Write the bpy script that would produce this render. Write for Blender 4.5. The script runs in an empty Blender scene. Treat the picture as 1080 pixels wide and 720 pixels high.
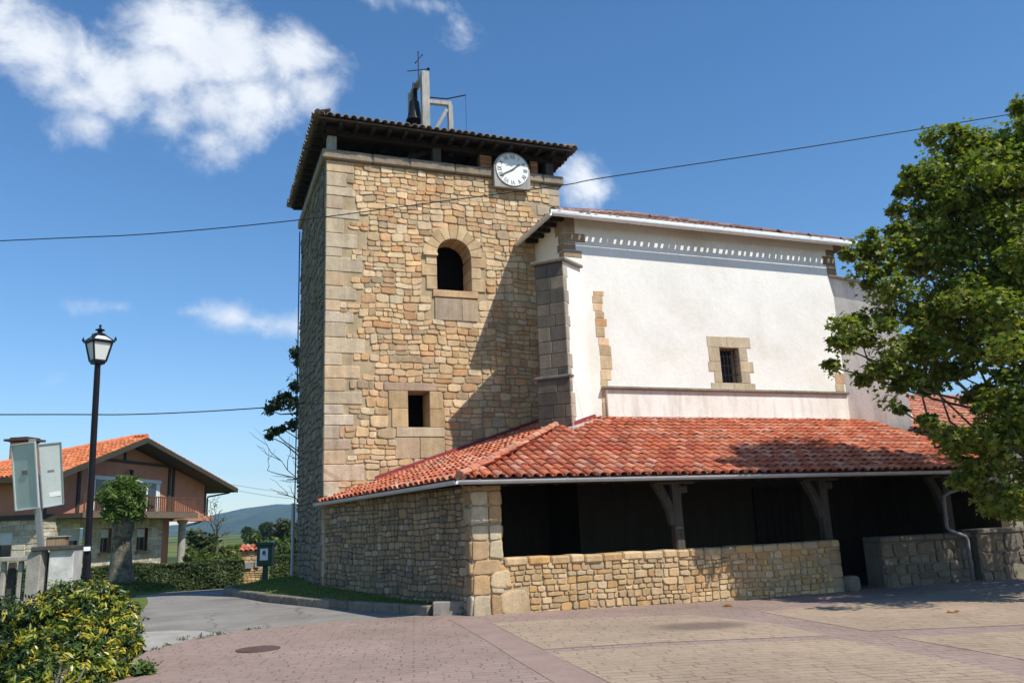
import bpy, bmesh, math, random
import numpy as np
from mathutils import Vector, Matrix, noise as mnoise

R = math.radians
V3 = Vector
scene = bpy.context.scene
COL = scene.collection

# ------------------------------------------------------------------ camera
cam_d = bpy.data.cameras.new("camera")
cam_o = bpy.data.objects.new("camera", cam_d)
COL.objects.link(cam_o)
scene.camera = cam_o
cam_d.sensor_width = 36.0
cam_d.lens = 36.0 * 868.0 / 1080.0
cam_d.clip_start = 0.1
cam_d.clip_end = 20000
PITCH, ROLL, YAW = R(12.6), R(-2.35), R(21.1)
fw = V3((math.sin(YAW)*math.cos(PITCH), math.cos(YAW)*math.cos(PITCH), math.sin(PITCH)))
r0 = V3((math.cos(YAW), -math.sin(YAW), 0))
u0 = r0.cross(fw)
rt = r0*math.cos(ROLL) + u0*math.sin(ROLL)
up = -r0*math.sin(ROLL) + u0*math.cos(ROLL)
M = Matrix((rt, up, -fw)).transposed().to_4x4()
M.translation = V3((0, 0, 1.6))
cam_o.matrix_world = M

# ------------------------------------------------------------------ light
SUN = V3((.318, -.540, .78)).normalized()
world = bpy.data.worlds.new("World")
scene.world = world
world.use_nodes = True
sun_d = bpy.data.lights.new("sun", 'SUN')
sun_d.energy = 5.0
sun_d.angle = R(0.5)
sun_d.color = (1.0, 0.945, 0.85)
sun_o = bpy.data.objects.new("sun", sun_d)
COL.objects.link(sun_o)
sun_o.rotation_euler = SUN.to_track_quat('Z', 'Y').to_euler()
sun_o.location = (10, -20, 40)
scene.view_settings.view_transform = 'Standard'
scene.view_settings.look = 'None'
scene.view_settings.gamma = 1
scene.view_settings.exposure = 0.14
scene.view_settings.use_curve_mapping = False
SKY_STRENGTH = 0.147

def build_world():
    nt = world.node_tree
    N, L = nt.nodes, nt.links
    N.clear()
    out = N.new('ShaderNodeOutputWorld')
    bg = N.new('ShaderNodeBackground')
    sky = N.new('ShaderNodeTexSky')
    sky.sky_type = 'NISHITA'
    sky.sun_disc = False
    sky.sun_elevation = math.asin(SUN.z)
    sky.sun_rotation = math.atan2(SUN.x, SUN.y)
    sky.altitude = 100
    sky.air_density = 1.0
    sky.dust_density = 0.25
    sky.ozone_density = 3.0
    hs = N.new('ShaderNodeHueSaturation')
    hs.inputs['Saturation'].default_value = 1.22
    L.new(sky.outputs[0], hs.inputs['Color'])
    tc = N.new('ShaderNodeTexCoord')
    sep = N.new('ShaderNodeSeparateXYZ')
    L.new(tc.outputs['Generated'], sep.inputs[0])

    def math_(op, a, b=None, c=None, clamp=False):
        n = N.new('ShaderNodeMath'); n.operation = op; n.use_clamp = clamp
        for i, v in enumerate((a, b, c)):
            if v is None: continue
            if hasattr(v, 'links'): L.new(v, n.inputs[i])
            else: n.inputs[i].default_value = v
        return n.outputs[0]
    ysafe = math_('MAXIMUM', sep.outputs['Y'], 0.05)
    pu = math_('DIVIDE', sep.outputs['X'], ysafe)
    pv = math_('DIVIDE', sep.outputs['Z'], ysafe)
    com = N.new('ShaderNodeCombineXYZ')
    L.new(pu, com.inputs[0]); L.new(pv, com.inputs[1])
    # cumulus and wisps: centre (x/y, z/y), size, density
    blobs = [(-.20, .575, .075, .045, .95), (-.150, .515, .050, .038, .85), (-.135, .560, .060, .042, .90), (-.115, .545, .060, .060, 1.0),
             (-.045, .620, .085, .055, 1.1), (-.060, .560, .070, .055, 1.05), (.010, .600, .075, .065, 1.15),
             (.000, .525, .062, .048, 1.1), (-.030, .505, .05, .032, .9), (.045, .545, .045, .050, 1.0), (.100, .610, .062, .050, 1.1),
             (.122, .570, .042, .052, 1.05), (.085, .545, .03, .03, .8), (-.27, .60, .09, .05, .9), (-.36, .57, .10, .05, .8),
             (.185, .714, .07, .020, .46), (.26, .724, .08, .018, .40), (.325, .700, .030, .036, .40),
             (.515, .482, .050, .040, .82), (.495, .460, .045, .028, .70),
             (.030, .255, .042, .022, .72), (.085, .247, .050, .022, .80), (-.015, .259, .024, .012, .5),
             (-.130, .261, .036, .011, .42), (-.090, .260, .02, .010, .42), (-.152, .176, .020, .013, .40),
             (-.145, .478, .040, .036, .85), (.000, .478, .050, .036, .92), (-.18, .53, .04, .04, .8), (.03, .505, .045, .04, .95), (-.02, .59, .06, .06, 1.05)]
    total = None
    for cx, cy, sx, sy, w in blobs:
        s = N.new('ShaderNodeVectorMath'); s.operation = 'SUBTRACT'
        L.new(com.outputs[0], s.inputs[0]); s.inputs[1].default_value = (cx, cy, 0)
        m = N.new('ShaderNodeVectorMath'); m.operation = 'MULTIPLY'
        L.new(s.outputs[0], m.inputs[0]); m.inputs[1].default_value = (1/sx, 1/sy, 0)
        l = N.new('ShaderNodeVectorMath'); l.operation = 'LENGTH'
        L.new(m.outputs[0], l.inputs[0])
        g = math_('MULTIPLY_ADD', l.outputs['Value'], -w*.62, w)
        total = g if total is None else math_('SMOOTH_MAX', total, g, .12)
    def fbm(scale, detail, rough, dist=0, off=0.0):
        n = N.new('ShaderNodeTexNoise')
        mp = N.new('ShaderNodeMapping'); mp.inputs['Location'].default_value = (off, off*.7, off*.3)
        L.new(com.outputs[0], mp.inputs['Vector'])
        L.new(mp.outputs[0], n.inputs['Vector'])
        n.inputs['Scale'].default_value = scale
        n.inputs['Detail'].default_value = detail
        n.inputs['Roughness'].default_value = rough
        n.inputs['Distortion'].default_value = dist
        return n.outputs['Fac']
    n1 = fbm(11, 9, .60, .35)
    n2 = fbm(34, 6, .65, .2, 3.1)
    d = math_('ADD', total, math_('MULTIPLY', math_('SUBTRACT', n1, .5), 1.35))
    d = math_('ADD', d, math_('MULTIPLY', math_('SUBTRACT', n2, .5), .50))
    mr = N.new('ShaderNodeMapRange'); mr.interpolation_type = 'SMOOTHSTEP'
    L.new(d, mr.inputs['Value'])
    mr.inputs['From Min'].default_value = .20
    mr.inputs['From Max'].default_value = .98
    mask = math_('MULTIPLY', mr.outputs[0], math_('GREATER_THAN', sep.outputs['Y'], 0.06), None, True)
    mask = math_('MULTIPLY', mask, .93)
    ramp = N.new('ShaderNodeMix'); ramp.data_type = 'RGBA'
    L.new(math_('MULTIPLY_ADD', n1, 1.6, -.3, True), ramp.inputs[0])
    ramp.inputs[6].default_value = (4.9, 5.25, 5.8, 1)
    ramp.inputs[7].default_value = (6.9, 7.05, 7.2, 1)
    mix = N.new('ShaderNodeMix'); mix.data_type = 'RGBA'
    L.new(mask, mix.inputs[0])
    L.new(hs.outputs[0], mix.inputs[6])
    L.new(ramp.outputs[2], mix.inputs[7])
    L.new(mix.outputs[2], bg.inputs['Color'])
    bg.inputs['Strength'].default_value = SKY_STRENGTH
    L.new(bg.outputs[0], out.inputs['Surface'])
build_world()

# ------------------------------------------------------------------ helpers
rng = random.Random(7)

def g(x, y=0.0):
    """height of the ground: the square rises about ten centimetres towards the left"""
    t = min(1.0, max(0.0, (10.4 - x)/5.2))
    q = min(1.0, max(0.0, (y - 24.5)/8.0))
    return 0.1*t - 0.42*q*q*(3-2*q)

class MB:
    """collects faces (with a tint each) and links them as ONE mesh object"""
    def __init__(s): s.v = []; s.f = []; s.t = []; s.mi = []
    def add(s, vs, fs, tint=(1, 1, 1), mi=0):
        o = len(s.v); s.v += [tuple(v) for v in vs]
        for f in fs:
            s.f.append([i+o for i in f]); s.t.append(tint); s.mi.append(mi)
    def quad(s, a, b, c, d, tint=(1, 1, 1), mi=0): s.add([a, b, c, d], [(0, 1, 2, 3)], tint, mi)
    def box(s, c, d, tint=(1, 1, 1), rot=None, mi=0, bev=0.0):
        c = V3(c); hx, hy, hz = d[0]/2, d[1]/2, d[2]/2
        U, W, N_ = V3((1, 0, 0)), V3((0, 1, 0)), V3((0, 0, 1))
        if rot is not None: U, W, N_ = rot @ U, rot @ W, rot @ N_
        s.obox(c, U, W, N_, hx, hy, hz, tint, mi, bev)
    def obox(s, c, U, W, N_, hx, hy, hz, tint=(1, 1, 1), mi=0, bev=0.0, jit=0.0):
        if bev <= 0:
            vs = [c + U*(sx*hx) + W*(sy*hy) + N_*(sz*hz) for sz in (-1, 1) for sy in (-1, 1) for sx in (-1, 1)]
            s.add(vs, [(0, 2, 3, 1), (4, 5, 7, 6), (0, 1, 5, 4), (2, 6, 7, 3), (0, 4, 6, 2), (1, 3, 7, 5)], tint, mi)
            return
        b = min(bev, hx*.6, hy*.6, hz*.6)
        vs, idx = [], {}
        for sx in (-1, 1):
            for sy in (-1, 1):
                for sz in (-1, 1):
                    j = V3((rng.uniform(-jit, jit), rng.uniform(-jit, jit), rng.uniform(-jit, jit)))
                    for k in range(3):
                        h = [hx-b, hy-b, hz-b]; h[k] = (hx, hy, hz)[k]
                        idx[(sx, sy, sz, k)] = len(vs)
                        vs.append(c + U*(sx*h[0]+j.x) + W*(sy*h[1]+j.y) + N_*(sz*h[2]+j.z))
        fs = []
        def I(a, k): return idx[(a[0], a[1], a[2], k)]
        for k in range(3):
            for sg in (-1, 1):
                o = [i for i in range(3) if i != k]
                ring = []
                for p, q in ((-1, -1), (1, -1), (1, 1), (-1, 1)):
                    a = [0, 0, 0]; a[k] = sg; a[o[0]] = p; a[o[1]] = q
                    ring.append(I(a, k))
                flip = (sg < 0) ^ (k == 1)
                fs.append(ring[::-1] if flip else ring)
        for k in range(3):            # edges along axis k
            o = [i for i in range(3) if i != k]
            for p in (-1, 1):
                for q in (-1, 1):
                    a = [0, 0, 0]; a[o[0]] = p; a[o[1]] = q
                    lo = list(a); lo[k] = -1; hi = list(a); hi[k] = 1
                    fs.append([I(lo, o[0]), I(hi, o[0]), I(hi, o[1]), I(lo, o[1])])
        for sx in (-1, 1):
            for sy in (-1, 1):
                for sz in (-1, 1):
                    fs.append([idx[(sx, sy, sz, k)] for k in range(3)])
        s.add(vs, fs, tint, mi)
    def bar(s, a, b, w, h=None, tint=(1, 1, 1), upv=(0, 0, 1), mi=0, bev=0.0):
        a, b = V3(a), V3(b); h = h or w
        d = (b-a); L_ = d.length; d.normalize()
        u_ = V3(upv)
        if abs(d.dot(u_)) > .98: u_ = V3((0, 1, 0))
        side = d.cross(u_).normalized(); u_ = side.cross(d)
        s.obox((a+b)/2, d, side, u_, L_/2, w/2, h/2, tint, mi, bev)
    def tube(s, pts, rad, n=8, tint=(1, 1, 1), cap=True, mi=0):
        pts = [V3(p) for p in pts]
        rads = rad if isinstance(rad, (list, tuple)) else [rad]*len(pts)
        vs, fs = [], []
        prev = None
        for i, p in enumerate(pts):
            d = (pts[min(i+1, len(pts)-1)] - pts[max(i-1, 0)]).normalized()
            if prev is None:
                a = d.cross(V3((0, 0, 1)))
                if a.length < .05: a = d.cross(V3((0, 1, 0)))
            else:
                a = prev - d*prev.dot(d)
            a.normalize(); prev = a
            b = d.cross(a)
            for k in range(n):
                th = 2*math.pi*k/n
                vs.append(p + (a*math.cos(th) + b*math.sin(th))*rads[i])
        for i in range(len(pts)-1):
            for k in range(n):
                k2 = (k+1) % n
                fs.append((i*n+k, i*n+k2, (i+1)*n+k2, (i+1)*n+k))
        if cap:
            fs.append(tuple(range(n-1, -1, -1)))
            fs.append(tuple((len(pts)-1)*n + k for k in range(n)))
        s.add(vs, fs, tint, mi)
    def lathe(s, c, prof, n=16, tint=(1, 1, 1), mi=0, ph=0):
        c = V3(c); vs, fs = [], []
        for r_, z in prof:
            for k in range(n):
                th = 2*math.pi*k/n + ph
                vs.append(c + V3((r_*math.cos(th), r_*math.sin(th), z)))
        for i in range(len(prof)-1):
            for k in range(n):
                k2 = (k+1) % n
                fs.append((i*n+k, i*n+k2, (i+1)*n+k2, (i+1)*n+k))
        fs.append(tuple(range(n-1, -1, -1))); fs.append(tuple((len(prof)-1)*n+k for k in range(n)))
        s.add(vs, fs, tint, mi)
    def prism(s, poly, vec, tint=(1, 1, 1), mi=0):
        n = len(poly); vec = V3(vec)
        vs = [V3(p) for p in poly] + [V3(p)+vec for p in poly]
        fs = [tuple(range(n-1, -1, -1)), tuple(range(n, 2*n))]
        for i in range(n):
            j = (i+1) % n
            fs.append((i, j, n+j, n+i))
        s.add(vs, fs, tint, mi)
    def build(s, name, mats, parent=None, smooth=False, recalc=True):
        me = bpy.data.meshes.new(name)
        me.from_pydata(s.v, [], s.f)
        if not isinstance(mats, (list, tuple)): mats = [mats]
        for m in mats: me.materials.append(m)
        at = me.attributes.new('tint', 'FLOAT_COLOR', 'FACE')
        arr = np.ones((len(s.f), 4), dtype=np.float32)
        arr[:, :3] = np.array(s.t, dtype=np.float32)
        at.data.foreach_set('color', arr.ravel())
        if len(mats) > 1: me.polygons.foreach_set('material_index', np.array(s.mi, dtype=np.int32))
        if recalc and len(s.f) < 90000:
            bm = bmesh.new(); bm.from_mesh(me)
            bmesh.ops.recalc_face_normals(bm, faces=bm.faces)
            bm.to_mesh(me); bm.free()
        if smooth: me.polygons.foreach_set('use_smooth', [True]*len(me.polygons))
        me.update()
        o = bpy.data.objects.new(name, me)
        COL.objects.link(o)
        if parent is not None:
            o.parent = parent
            o.matrix_parent_inverse = parent.matrix_basis.inverted()
        return o

def tag(o, label=None, cat=None, group=None, kind=None):
    if label: o['label'] = label
    if cat: o['category'] = cat
    if group: o['group'] = group
    if kind: o['kind'] = kind
    return o

def thing(name, loc, label, cat, group=None):
    o = bpy.data.objects.new(name, None)
    o.empty_display_size = .3
    o.location = loc
    COL.objects.link(o)
    return tag(o, label, cat, group)

def struct(o, label, cat):
    return tag(o, label, cat, kind='structure')

# ------------------------------------------------------------------ materials
class Mat:
    def __init__(s, name, rough=.8, metal=0.0, spec=.3):
        s.m = bpy.data.materials.new(name); s.m.use_nodes = True
        s.N, s.L = s.m.node_tree.nodes, s.m.node_tree.links
        s.b = s.N['Principled BSDF']
        s.b.inputs['Roughness'].default_value = rough
        s.b.inputs['Metallic'].default_value = metal
        s.b.inputs['Specular IOR Level'].default_value = spec
        s.tc = s.N.new('ShaderNodeTexCoord').outputs['Object']
    def n(s, t, **kw):
        nd = s.N.new(t)
        for k, v in kw.items(): setattr(nd, k, v)
        return nd
    def noise(s, scale, detail=4, rough=.6, dist=0, vec=None, stretch=None):
        nd = s.n('ShaderNodeTexNoise')
        v = vec or s.tc
        if stretch:
            mp = s.n('ShaderNodeMapping'); mp.inputs['Scale'].default_value = stretch
            s.L.new(v, mp.inputs['Vector']); v = mp.outputs[0]
        s.L.new(v, nd.inputs['Vector'])
        nd.inputs['Scale'].default_value = scale; nd.inputs['Detail'].default_value = detail
        nd.inputs['Roughness'].default_value = rough; nd.inputs['Distortion'].default_value = dist
        return nd.outputs['Fac']
    def ramp(s, fac, stops):
        nd = s.n('ShaderNodeValToRGB'); s.L.new(fac, nd.inputs[0])
        cr = nd.color_ramp
        while len(cr.elements) < len(stops): cr.elements.new(.5)
        for e, (p, c) in zip(cr.elements, stops):
            e.position = p
            e.color = (c, c, c, 1) if isinstance(c, (int, float)) else (*c, 1)
        return nd.outputs[0]
    def mix(s, a, b, fac, mode='MIX'):
        nd = s.n('ShaderNodeMix', data_type='RGBA', blend_type=mode)
        for sock, v in ((nd.inputs[0], fac), (nd.inputs[6], a), (nd.inputs[7], b)):
            if hasattr(v, 'links'): s.L.new(v, sock)
            elif isinstance(v, (int, float)): sock.default_value = v
            else: sock.default_value = (*v, 1)
        return nd.outputs[2]
    def math(s, op, a, b=0.0, clamp=False):
        nd = s.n('ShaderNodeMath', operation=op, use_clamp=clamp)
        for i, v in enumerate((a, b)):
            if hasattr(v, 'links'): s.L.new(v, nd.inputs[i])
            else: nd.inputs[i].default_value = v
        return nd.outputs[0]
    def tint(s):
        return s.n('ShaderNodeAttribute', attribute_name='tint').outputs['Color']
    def color(s, c):
        if hasattr(c, 'links'): s.L.new(c, s.b.inputs['Base Color'])
        else: s.b.inputs['Base Color'].default_value = (*c, 1)
        return s
    def bump(s, h, strength=.4, dist=.02):
        nd = s.n('ShaderNodeBump'); nd.inputs['Strength'].default_value = strength
        nd.inputs['Distance'].default_value = dist
        s.L.new(h, nd.inputs['Height']); s.L.new(nd.outputs[0], s.b.inputs['Normal'])
        return s

def simple(name, c, rough=.7, metal=0.0, var=.25, scale=6, bump=.15, detail=5, spec=.3, use_tint=False):
    m = Mat(name, rough, metal, spec)
    f = m.noise(scale, detail, .65)
    f2 = m.noise(scale*7, 3, .6)
    sh = m.ramp(f, [(.25, 1-var), (.75, 1+var*.6)])
    sh2 = m.ramp(f2, [(.3, 1-var*.4), (.7, 1+var*.3)])
    base = m.mix(sh, sh2, 1.0, 'MULTIPLY')
    if use_tint: base = m.mix(m.tint(), base, 1.0, 'MULTIPLY')
    m.color(m.mix(c, base, 1.0, 'MULTIPLY'))
    if bump: m.bump(f2, bump, .01)
    return m.m

def stone_mat(name):
    m = Mat(name, .9, 0, .15)
    f1 = m.noise(5, 6, .7); f2 = m.noise(26, 5, .7); f3 = m.noise(1.1, 4, .6)
    a = m.ramp(f1, [(.22, .74), (.5, 1.0), (.8, 1.16)])
    b = m.ramp(f2, [(.25, .80), (.7, 1.12)])
    c = m.ramp(f3, [(.3, (.86, .86, .88)), (.7, (1.06, 1.04, 1.0))])
    col = m.mix(m.mix(m.mix(m.tint(), a, 1, 'MULTIPLY'), b, 1, 'MULTIPLY'), c, 1, 'MULTIPLY')
    st = m.ramp(m.noise(2.6, 6, .7, .3, stretch=(1.6, 1.6, .16)), [(.34, .80), (.56, 1.03)])     # run-off streaks
    col = m.mix(col, st, 1, 'MULTIPLY')
    # grey lichen freckles
    lf = m.ramp(m.noise(9, 6, .75, .4), [(.60, 0.0), (.74, .40)])
    col = m.mix(col, (.30, .28, .22), lf)
    m.color(col)
    m.bump(m.math('ADD', f2, m.math('MULTIPLY', f1, .8)), .55, .02)
    return m.m

MAT = {}
MAT['stone'] = stone_mat('stone')

def plaster_mat(name, base, stain, amt):
    m = Mat(name, .92, 0, .12)
    f = m.noise(.9, 6, .62); f2 = m.noise(14, 5, .6); f3 = m.noise(3.2, 6, .7, .3, stretch=(1.4, 1.4, .22))
    c = m.mix(base, tuple(x*.90 for x in base), m.ramp(f, [(.35, 0.0), (.7, 1.0)]))
    c = m.mix(c, m.ramp(f2, [(.3, .95), (.7, 1.03)]), 1, 'MULTIPLY')
    c = m.mix(c, stain, m.ramp(f3, [(.58 - amt*.16, 0.0), (.80, amt)]))
    patch = m.ramp(m.noise(.45, 7, .7, .6), [(.50, 0.0), (.62, 1.0)])
    c = m.mix(c, m.mix(c, (.93, .915, .875), 1, 'MULTIPLY'), patch)
    drip = m.ramp(m.noise(7, 6, .75, .2, stretch=(1, 1, .06)), [(.56, 0.0), (.78, .26)])
    c = m.mix(c, stain, drip)
    m.color(c)
    m.bump(m.math('ADD', f2, m.math('MULTIPLY', f, 2.0)), .30, .02)
    return m.m
MAT['plaster'] = plaster_mat('plaster', (.85, .825, .765), (.66, .63, .56), .28)
MAT['plaster_stained'] = plaster_mat('plaster_stained', (.86, .83, .765), (.36, .31, .22), .60)
MAT['plaster_grey'] = plaster_mat('plaster_grey', (.80, .77, .69), (.26, .25, .22), .60)
MAT['plaster_shade'] = plaster_mat('plaster_shade', (.068, .056, .042), (.035, .03, .024), .8)  # porch interior plaster, darkened to put the porch shade into its colour

def tile_mat(name):
    m = Mat(name, .82, 0, .2)
    f1 = m.noise(9, 6, .7); f2 = m.noise(60, 4, .6); f3 = m.noise(2.3, 5, .65)
    col = m.mix(m.tint(), m.ramp(f1, [(.25, .66), (.55, 1.0), (.8, 1.2)]), 1, 'MULTIPLY')
    col = m.mix(col, (.50, .36, .27), m.ramp(f3, [(.56, 0.0), (.74, .38)]))
    col = m.mix(col, (.10, .075, .06), m.ramp(m.noise(17, 6, .75), [(.60, 0.0), (.78, .55)]))
    col = m.mix(col, (.15, .105, .075), m.ramp(m.noise(.9, 7, .72, .6), [(.52, 0.0), (.70, .50)]))      # grime and lichen in drifts
    m.color(col)
    m.bump(f2, .25, .01)
    return m.m
MAT['tile'] = tile_mat('roof_tile')

MAT['zinc'] = simple('zinc', (.50, .52, .54), .45, .15, .2, 5, .05)
MAT['gutter_white'] = simple('gutter_white', (.74, .75, .75), .5, .1, .15, 5, .05)
MAT['mortar'] = simple('mortar', (.42, .39, .34), .95, 0, .3, 6, .4)
MAT['flash_red'] = simple('flash_red', (.26, .045, .055), .7, 0, .3, 4, .1)
def wood_mat(name, c, st=(14, 14, 1.0)):
    m = Mat(name, .85, 0, .15)
    f = m.noise(3, 6, .65, .4, stretch=st); f2 = m.noise(1.2, 4, .6)
    col = m.mix(tuple(x*.55 for x in c), tuple(min(1, x*1.25) for x in c), m.ramp(f, [(.3, 0.0), (.7, 1.0)]))
    col = m.mix(col, m.ramp(f2, [(.3, .75), (.7, 1.1)]), 1, 'MULTIPLY')
    m.color(col); m.bump(f, .4, .01)
    return m.m
MAT['wood_grey'] = wood_mat('wood_grey', (.085, .075, .062))
MAT['wood_pale'] = wood_mat('wood_pale', (.42, .40, .36))
MAT['wood_dark'] = wood_mat('wood_dark', (.040, .032, .026))
MAT['wood_tan'] = wood_mat('wood_tan', (.32, .22, .13))
MAT['brick'] = simple('brick', (.46, .20, .10), .9, 0, .3, 5, .3)
MAT['iron'] = simple('iron', (.018, .018, .020), .5, .3, .2, 8, .05)
MAT['lamp_paint'] = simple('lamp_paint', (.014, .013, .020), .38, 0, .2, 8, .03)
MAT['lamp_pane'] = simple('lamp_pane', (.66, .67, .64), .35, 0, .06, 4, 0)
MAT['bronze'] = simple('bronze', (.030, .034, .030), .45, .6, .3, 6, .1)
MAT['white_paint'] = simple('white_paint', (.80, .80, .77), .5, 0, .06, 4, .02)
MAT['dial_black'] = simple('dial_black', (.085, .085, .09), .6, 0, .1, 4, 0)
MAT['glass'] = simple('glass', (.030, .036, .042), .08, 0, .2, 2, 0, spec=.6)
MAT['shutter'] = simple('shutter', (.60, .61, .60), .6, 0, .08, 3, .02)
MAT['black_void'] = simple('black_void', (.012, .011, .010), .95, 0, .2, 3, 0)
MAT['concrete'] = simple('concrete', (.36, .335, .285), .92, 0, .32, 3.5, .35)
MAT['concrete_pale'] = simple('concrete_pale', (.35, .33, .29), .92, 0, .28, 3.5, .3)
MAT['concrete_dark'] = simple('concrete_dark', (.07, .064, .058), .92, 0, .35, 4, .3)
MAT['kerb'] = simple('kerb_stone', (.26, .235, .20), .92, 0, .38, 4, .5)
MAT['galv'] = simple('galvanised', (.42, .44, .46), .45, .5, .18, 9, .05)
MAT['sign_back'] = simple('sign_back', (.52, .575, .55), .5, .1, .10, 3, .02)
MAT['sign_mark'] = simple('sign_mark', (.20, .20, .19), .6, 0, .1, 3, 0)
MAT['green_paint'] = simple('green_paint', (.010, .065, .040), .4, 0, .2, 5, .03)
MAT['cable'] = simple('cable', (.016, .016, .018), .6, 0, .1, 5, 0)
MAT['chalet_pink'] = simple('chalet_render', (.47, .205, .13), .95, 0, .14, 1.5, .15)
MAT['chalet_green'] = simple('chalet_trim', (.052, .046, .032), .7, 0, .2, 3, .05)
MAT['chalet_soffit'] = simple('chalet_soffit', (.070, .055, .042), .8, 0, .2, 3, .05)
MAT['chalet_white'] = simple('chalet_white', (.72, .72, .70), .6, 0, .06, 3, .02)
MAT['manhole'] = simple('manhole_iron', (.15, .095, .08), .7, .2, .35, 7, .3)

def leaf_mat(name, trans=.35, rough=.5, spec=.35):
    m = Mat(name, rough, 0, spec)
    tint = m.tint()
    m.color(tint)
    tr = m.n('ShaderNodeBsdfTranslucent')
    boost = m.mix(tint, (1.25, 1.35, .55), 1.0, 'MULTIPLY')
    m.L.new(boost, tr.inputs['Color'])
    mx = m.n('ShaderNodeMixShader'); mx.inputs[0].default_value = trans
    m.L.new(m.b.outputs[0], mx.inputs[1]); m.L.new(tr.outputs[0], mx.inputs[2])
    m.L.new(mx.outputs[0], m.N['Material Output'].inputs['Surface'])
    return m.m
MAT['leaf'] = leaf_mat('leaf', .42)
MAT['leaf_gloss'] = leaf_mat('leaf_gloss', .22, .35, .5)
def bark_mat(name, c1, c2):
    m = Mat(name, .95, 0, .1)
    f = m.noise(5, 7, .7, .6); f2 = m.noise(22, 5, .7, .2, stretch=(1, 1, .35))
    col = m.mix(c1, c2, m.ramp(f, [(.38, 0.0), (.62, 1.0)]))
    col = m.mix(col, m.ramp(f2, [(.3, .6), (.7, 1.2)]), 1, 'MULTIPLY')
    m.color(col); m.bump(f2, .7, .03)
    return m.m
MAT['bark'] = bark_mat('bark', (.10, .085, .065), (.20, .18, .145))
MAT['bark_plane'] = bark_mat('bark_plane', (.10, .085, .062), (.29, .26, .205))

def ground_mat():
    m = Mat('field_grass', .95, 0, .1)
    f = m.noise(.05, 8, .65); f2 = m.noise(1.8, 6, .7); f3 = m.noise(.012, 5, .6)
    c = m.mix((.10, .135, .030), (.19, .20, .055), m.ramp(f, [(.35, 0.0), (.65, 1.0)]))
    c = m.mix(c, (.030, .055, .018), m.ramp(f3, [(.48, 0.0), (.56, .9)]))
    c = m.mix(c, m.ramp(f2, [(.3, .65), (.7, 1.2)]), 1, 'MULTIPLY')
    m.color(c); m.bump(f2, .6, .06)
    return m.m
MAT['field'] = ground_mat()
def lawn_mat():
    m = Mat('lawn', .95, 0, .1)
    f = m.noise(1.6, 6, .7); f2 = m.noise(30, 4, .7)
    c = m.mix((.10, .14, .028), (.16, .19, .05), m.ramp(f, [(.35, 0.0), (.65, 1.0)]))
    c = m.mix(c, m.ramp(f2, [(.3, .6), (.7, 1.25)]), 1, 'MULTIPLY')
    m.color(c); m.bump(f2, .8, .03)
    return m.m
MAT['lawn'] = lawn_mat()
def mountain_mat():
    m = Mat('mountain_forest', 1, 0, 0)
    f = m.noise(.012, 8, .68); f2 = m.noise(.003, 5, .6)
    c = m.mix((.022, .042, .020), (.060, .085, .030), m.ramp(f, [(.36, 0.0), (.66, 1.0)]))
    c = m.mix(c, (.10, .12, .05), m.ramp(f2, [(.56, 0.0), (.66, .6)]))
    m.color(c); m.bump(f, .6, 8)
    return m.m
MAT['mountain'] = mountain_mat()
def asphalt_mat():
    m = Mat('asphalt', .93, 0, .15)
    f = m.noise(.55, 6, .6); f2 = m.noise(60, 3, .7); f3 = m.noise(2.4, 6, .7, .8)
    c = m.mix((.205, .190, .168), (.285, .265, .235), m.ramp(f, [(.35, 0.0), (.65, 1.0)]))
    c = m.mix(c, m.ramp(f2, [(.25, .72), (.75, 1.25)]), 1, 'MULTIPLY')
    c = m.mix(c, m.ramp(f3, [(.3, .88), (.7, 1.08)]), 1, 'MULTIPLY')
    vo = m.n('ShaderNodeTexVoronoi', feature='DISTANCE_TO_EDGE'); vo.inputs['Scale'].default_value = .42
    wv = m.n('ShaderNodeVectorMath', operation='MULTIPLY_ADD'); nz = m.n('ShaderNodeTexNoise'); nz.inputs['Scale'].default_value = 1.3; nz.inputs['Detail'].default_value = 6
    m.L.new(m.tc, nz.inputs['Vector']); m.L.new(nz.outputs['Color'], wv.inputs[0]); wv.inputs[1].default_value = (.9, .9, 0); m.L.new(m.tc, wv.inputs[2])
    m.L.new(wv.outputs[0], vo.inputs['Vector'])
    c = m.mix((.09, .085, .075), c, m.ramp(vo.outputs['Distance'], [(.0, .35), (.012, 1.0)]))
    c = m.mix(c, (.15, .14, .125), m.ramp(m.noise(.35, 5, .6), [(.55, 0.0), (.62, .35)]))
    m.color(c); m.bump(f2, .35, .01)
    return m.m
MAT['asphalt'] = asphalt_mat()
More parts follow.
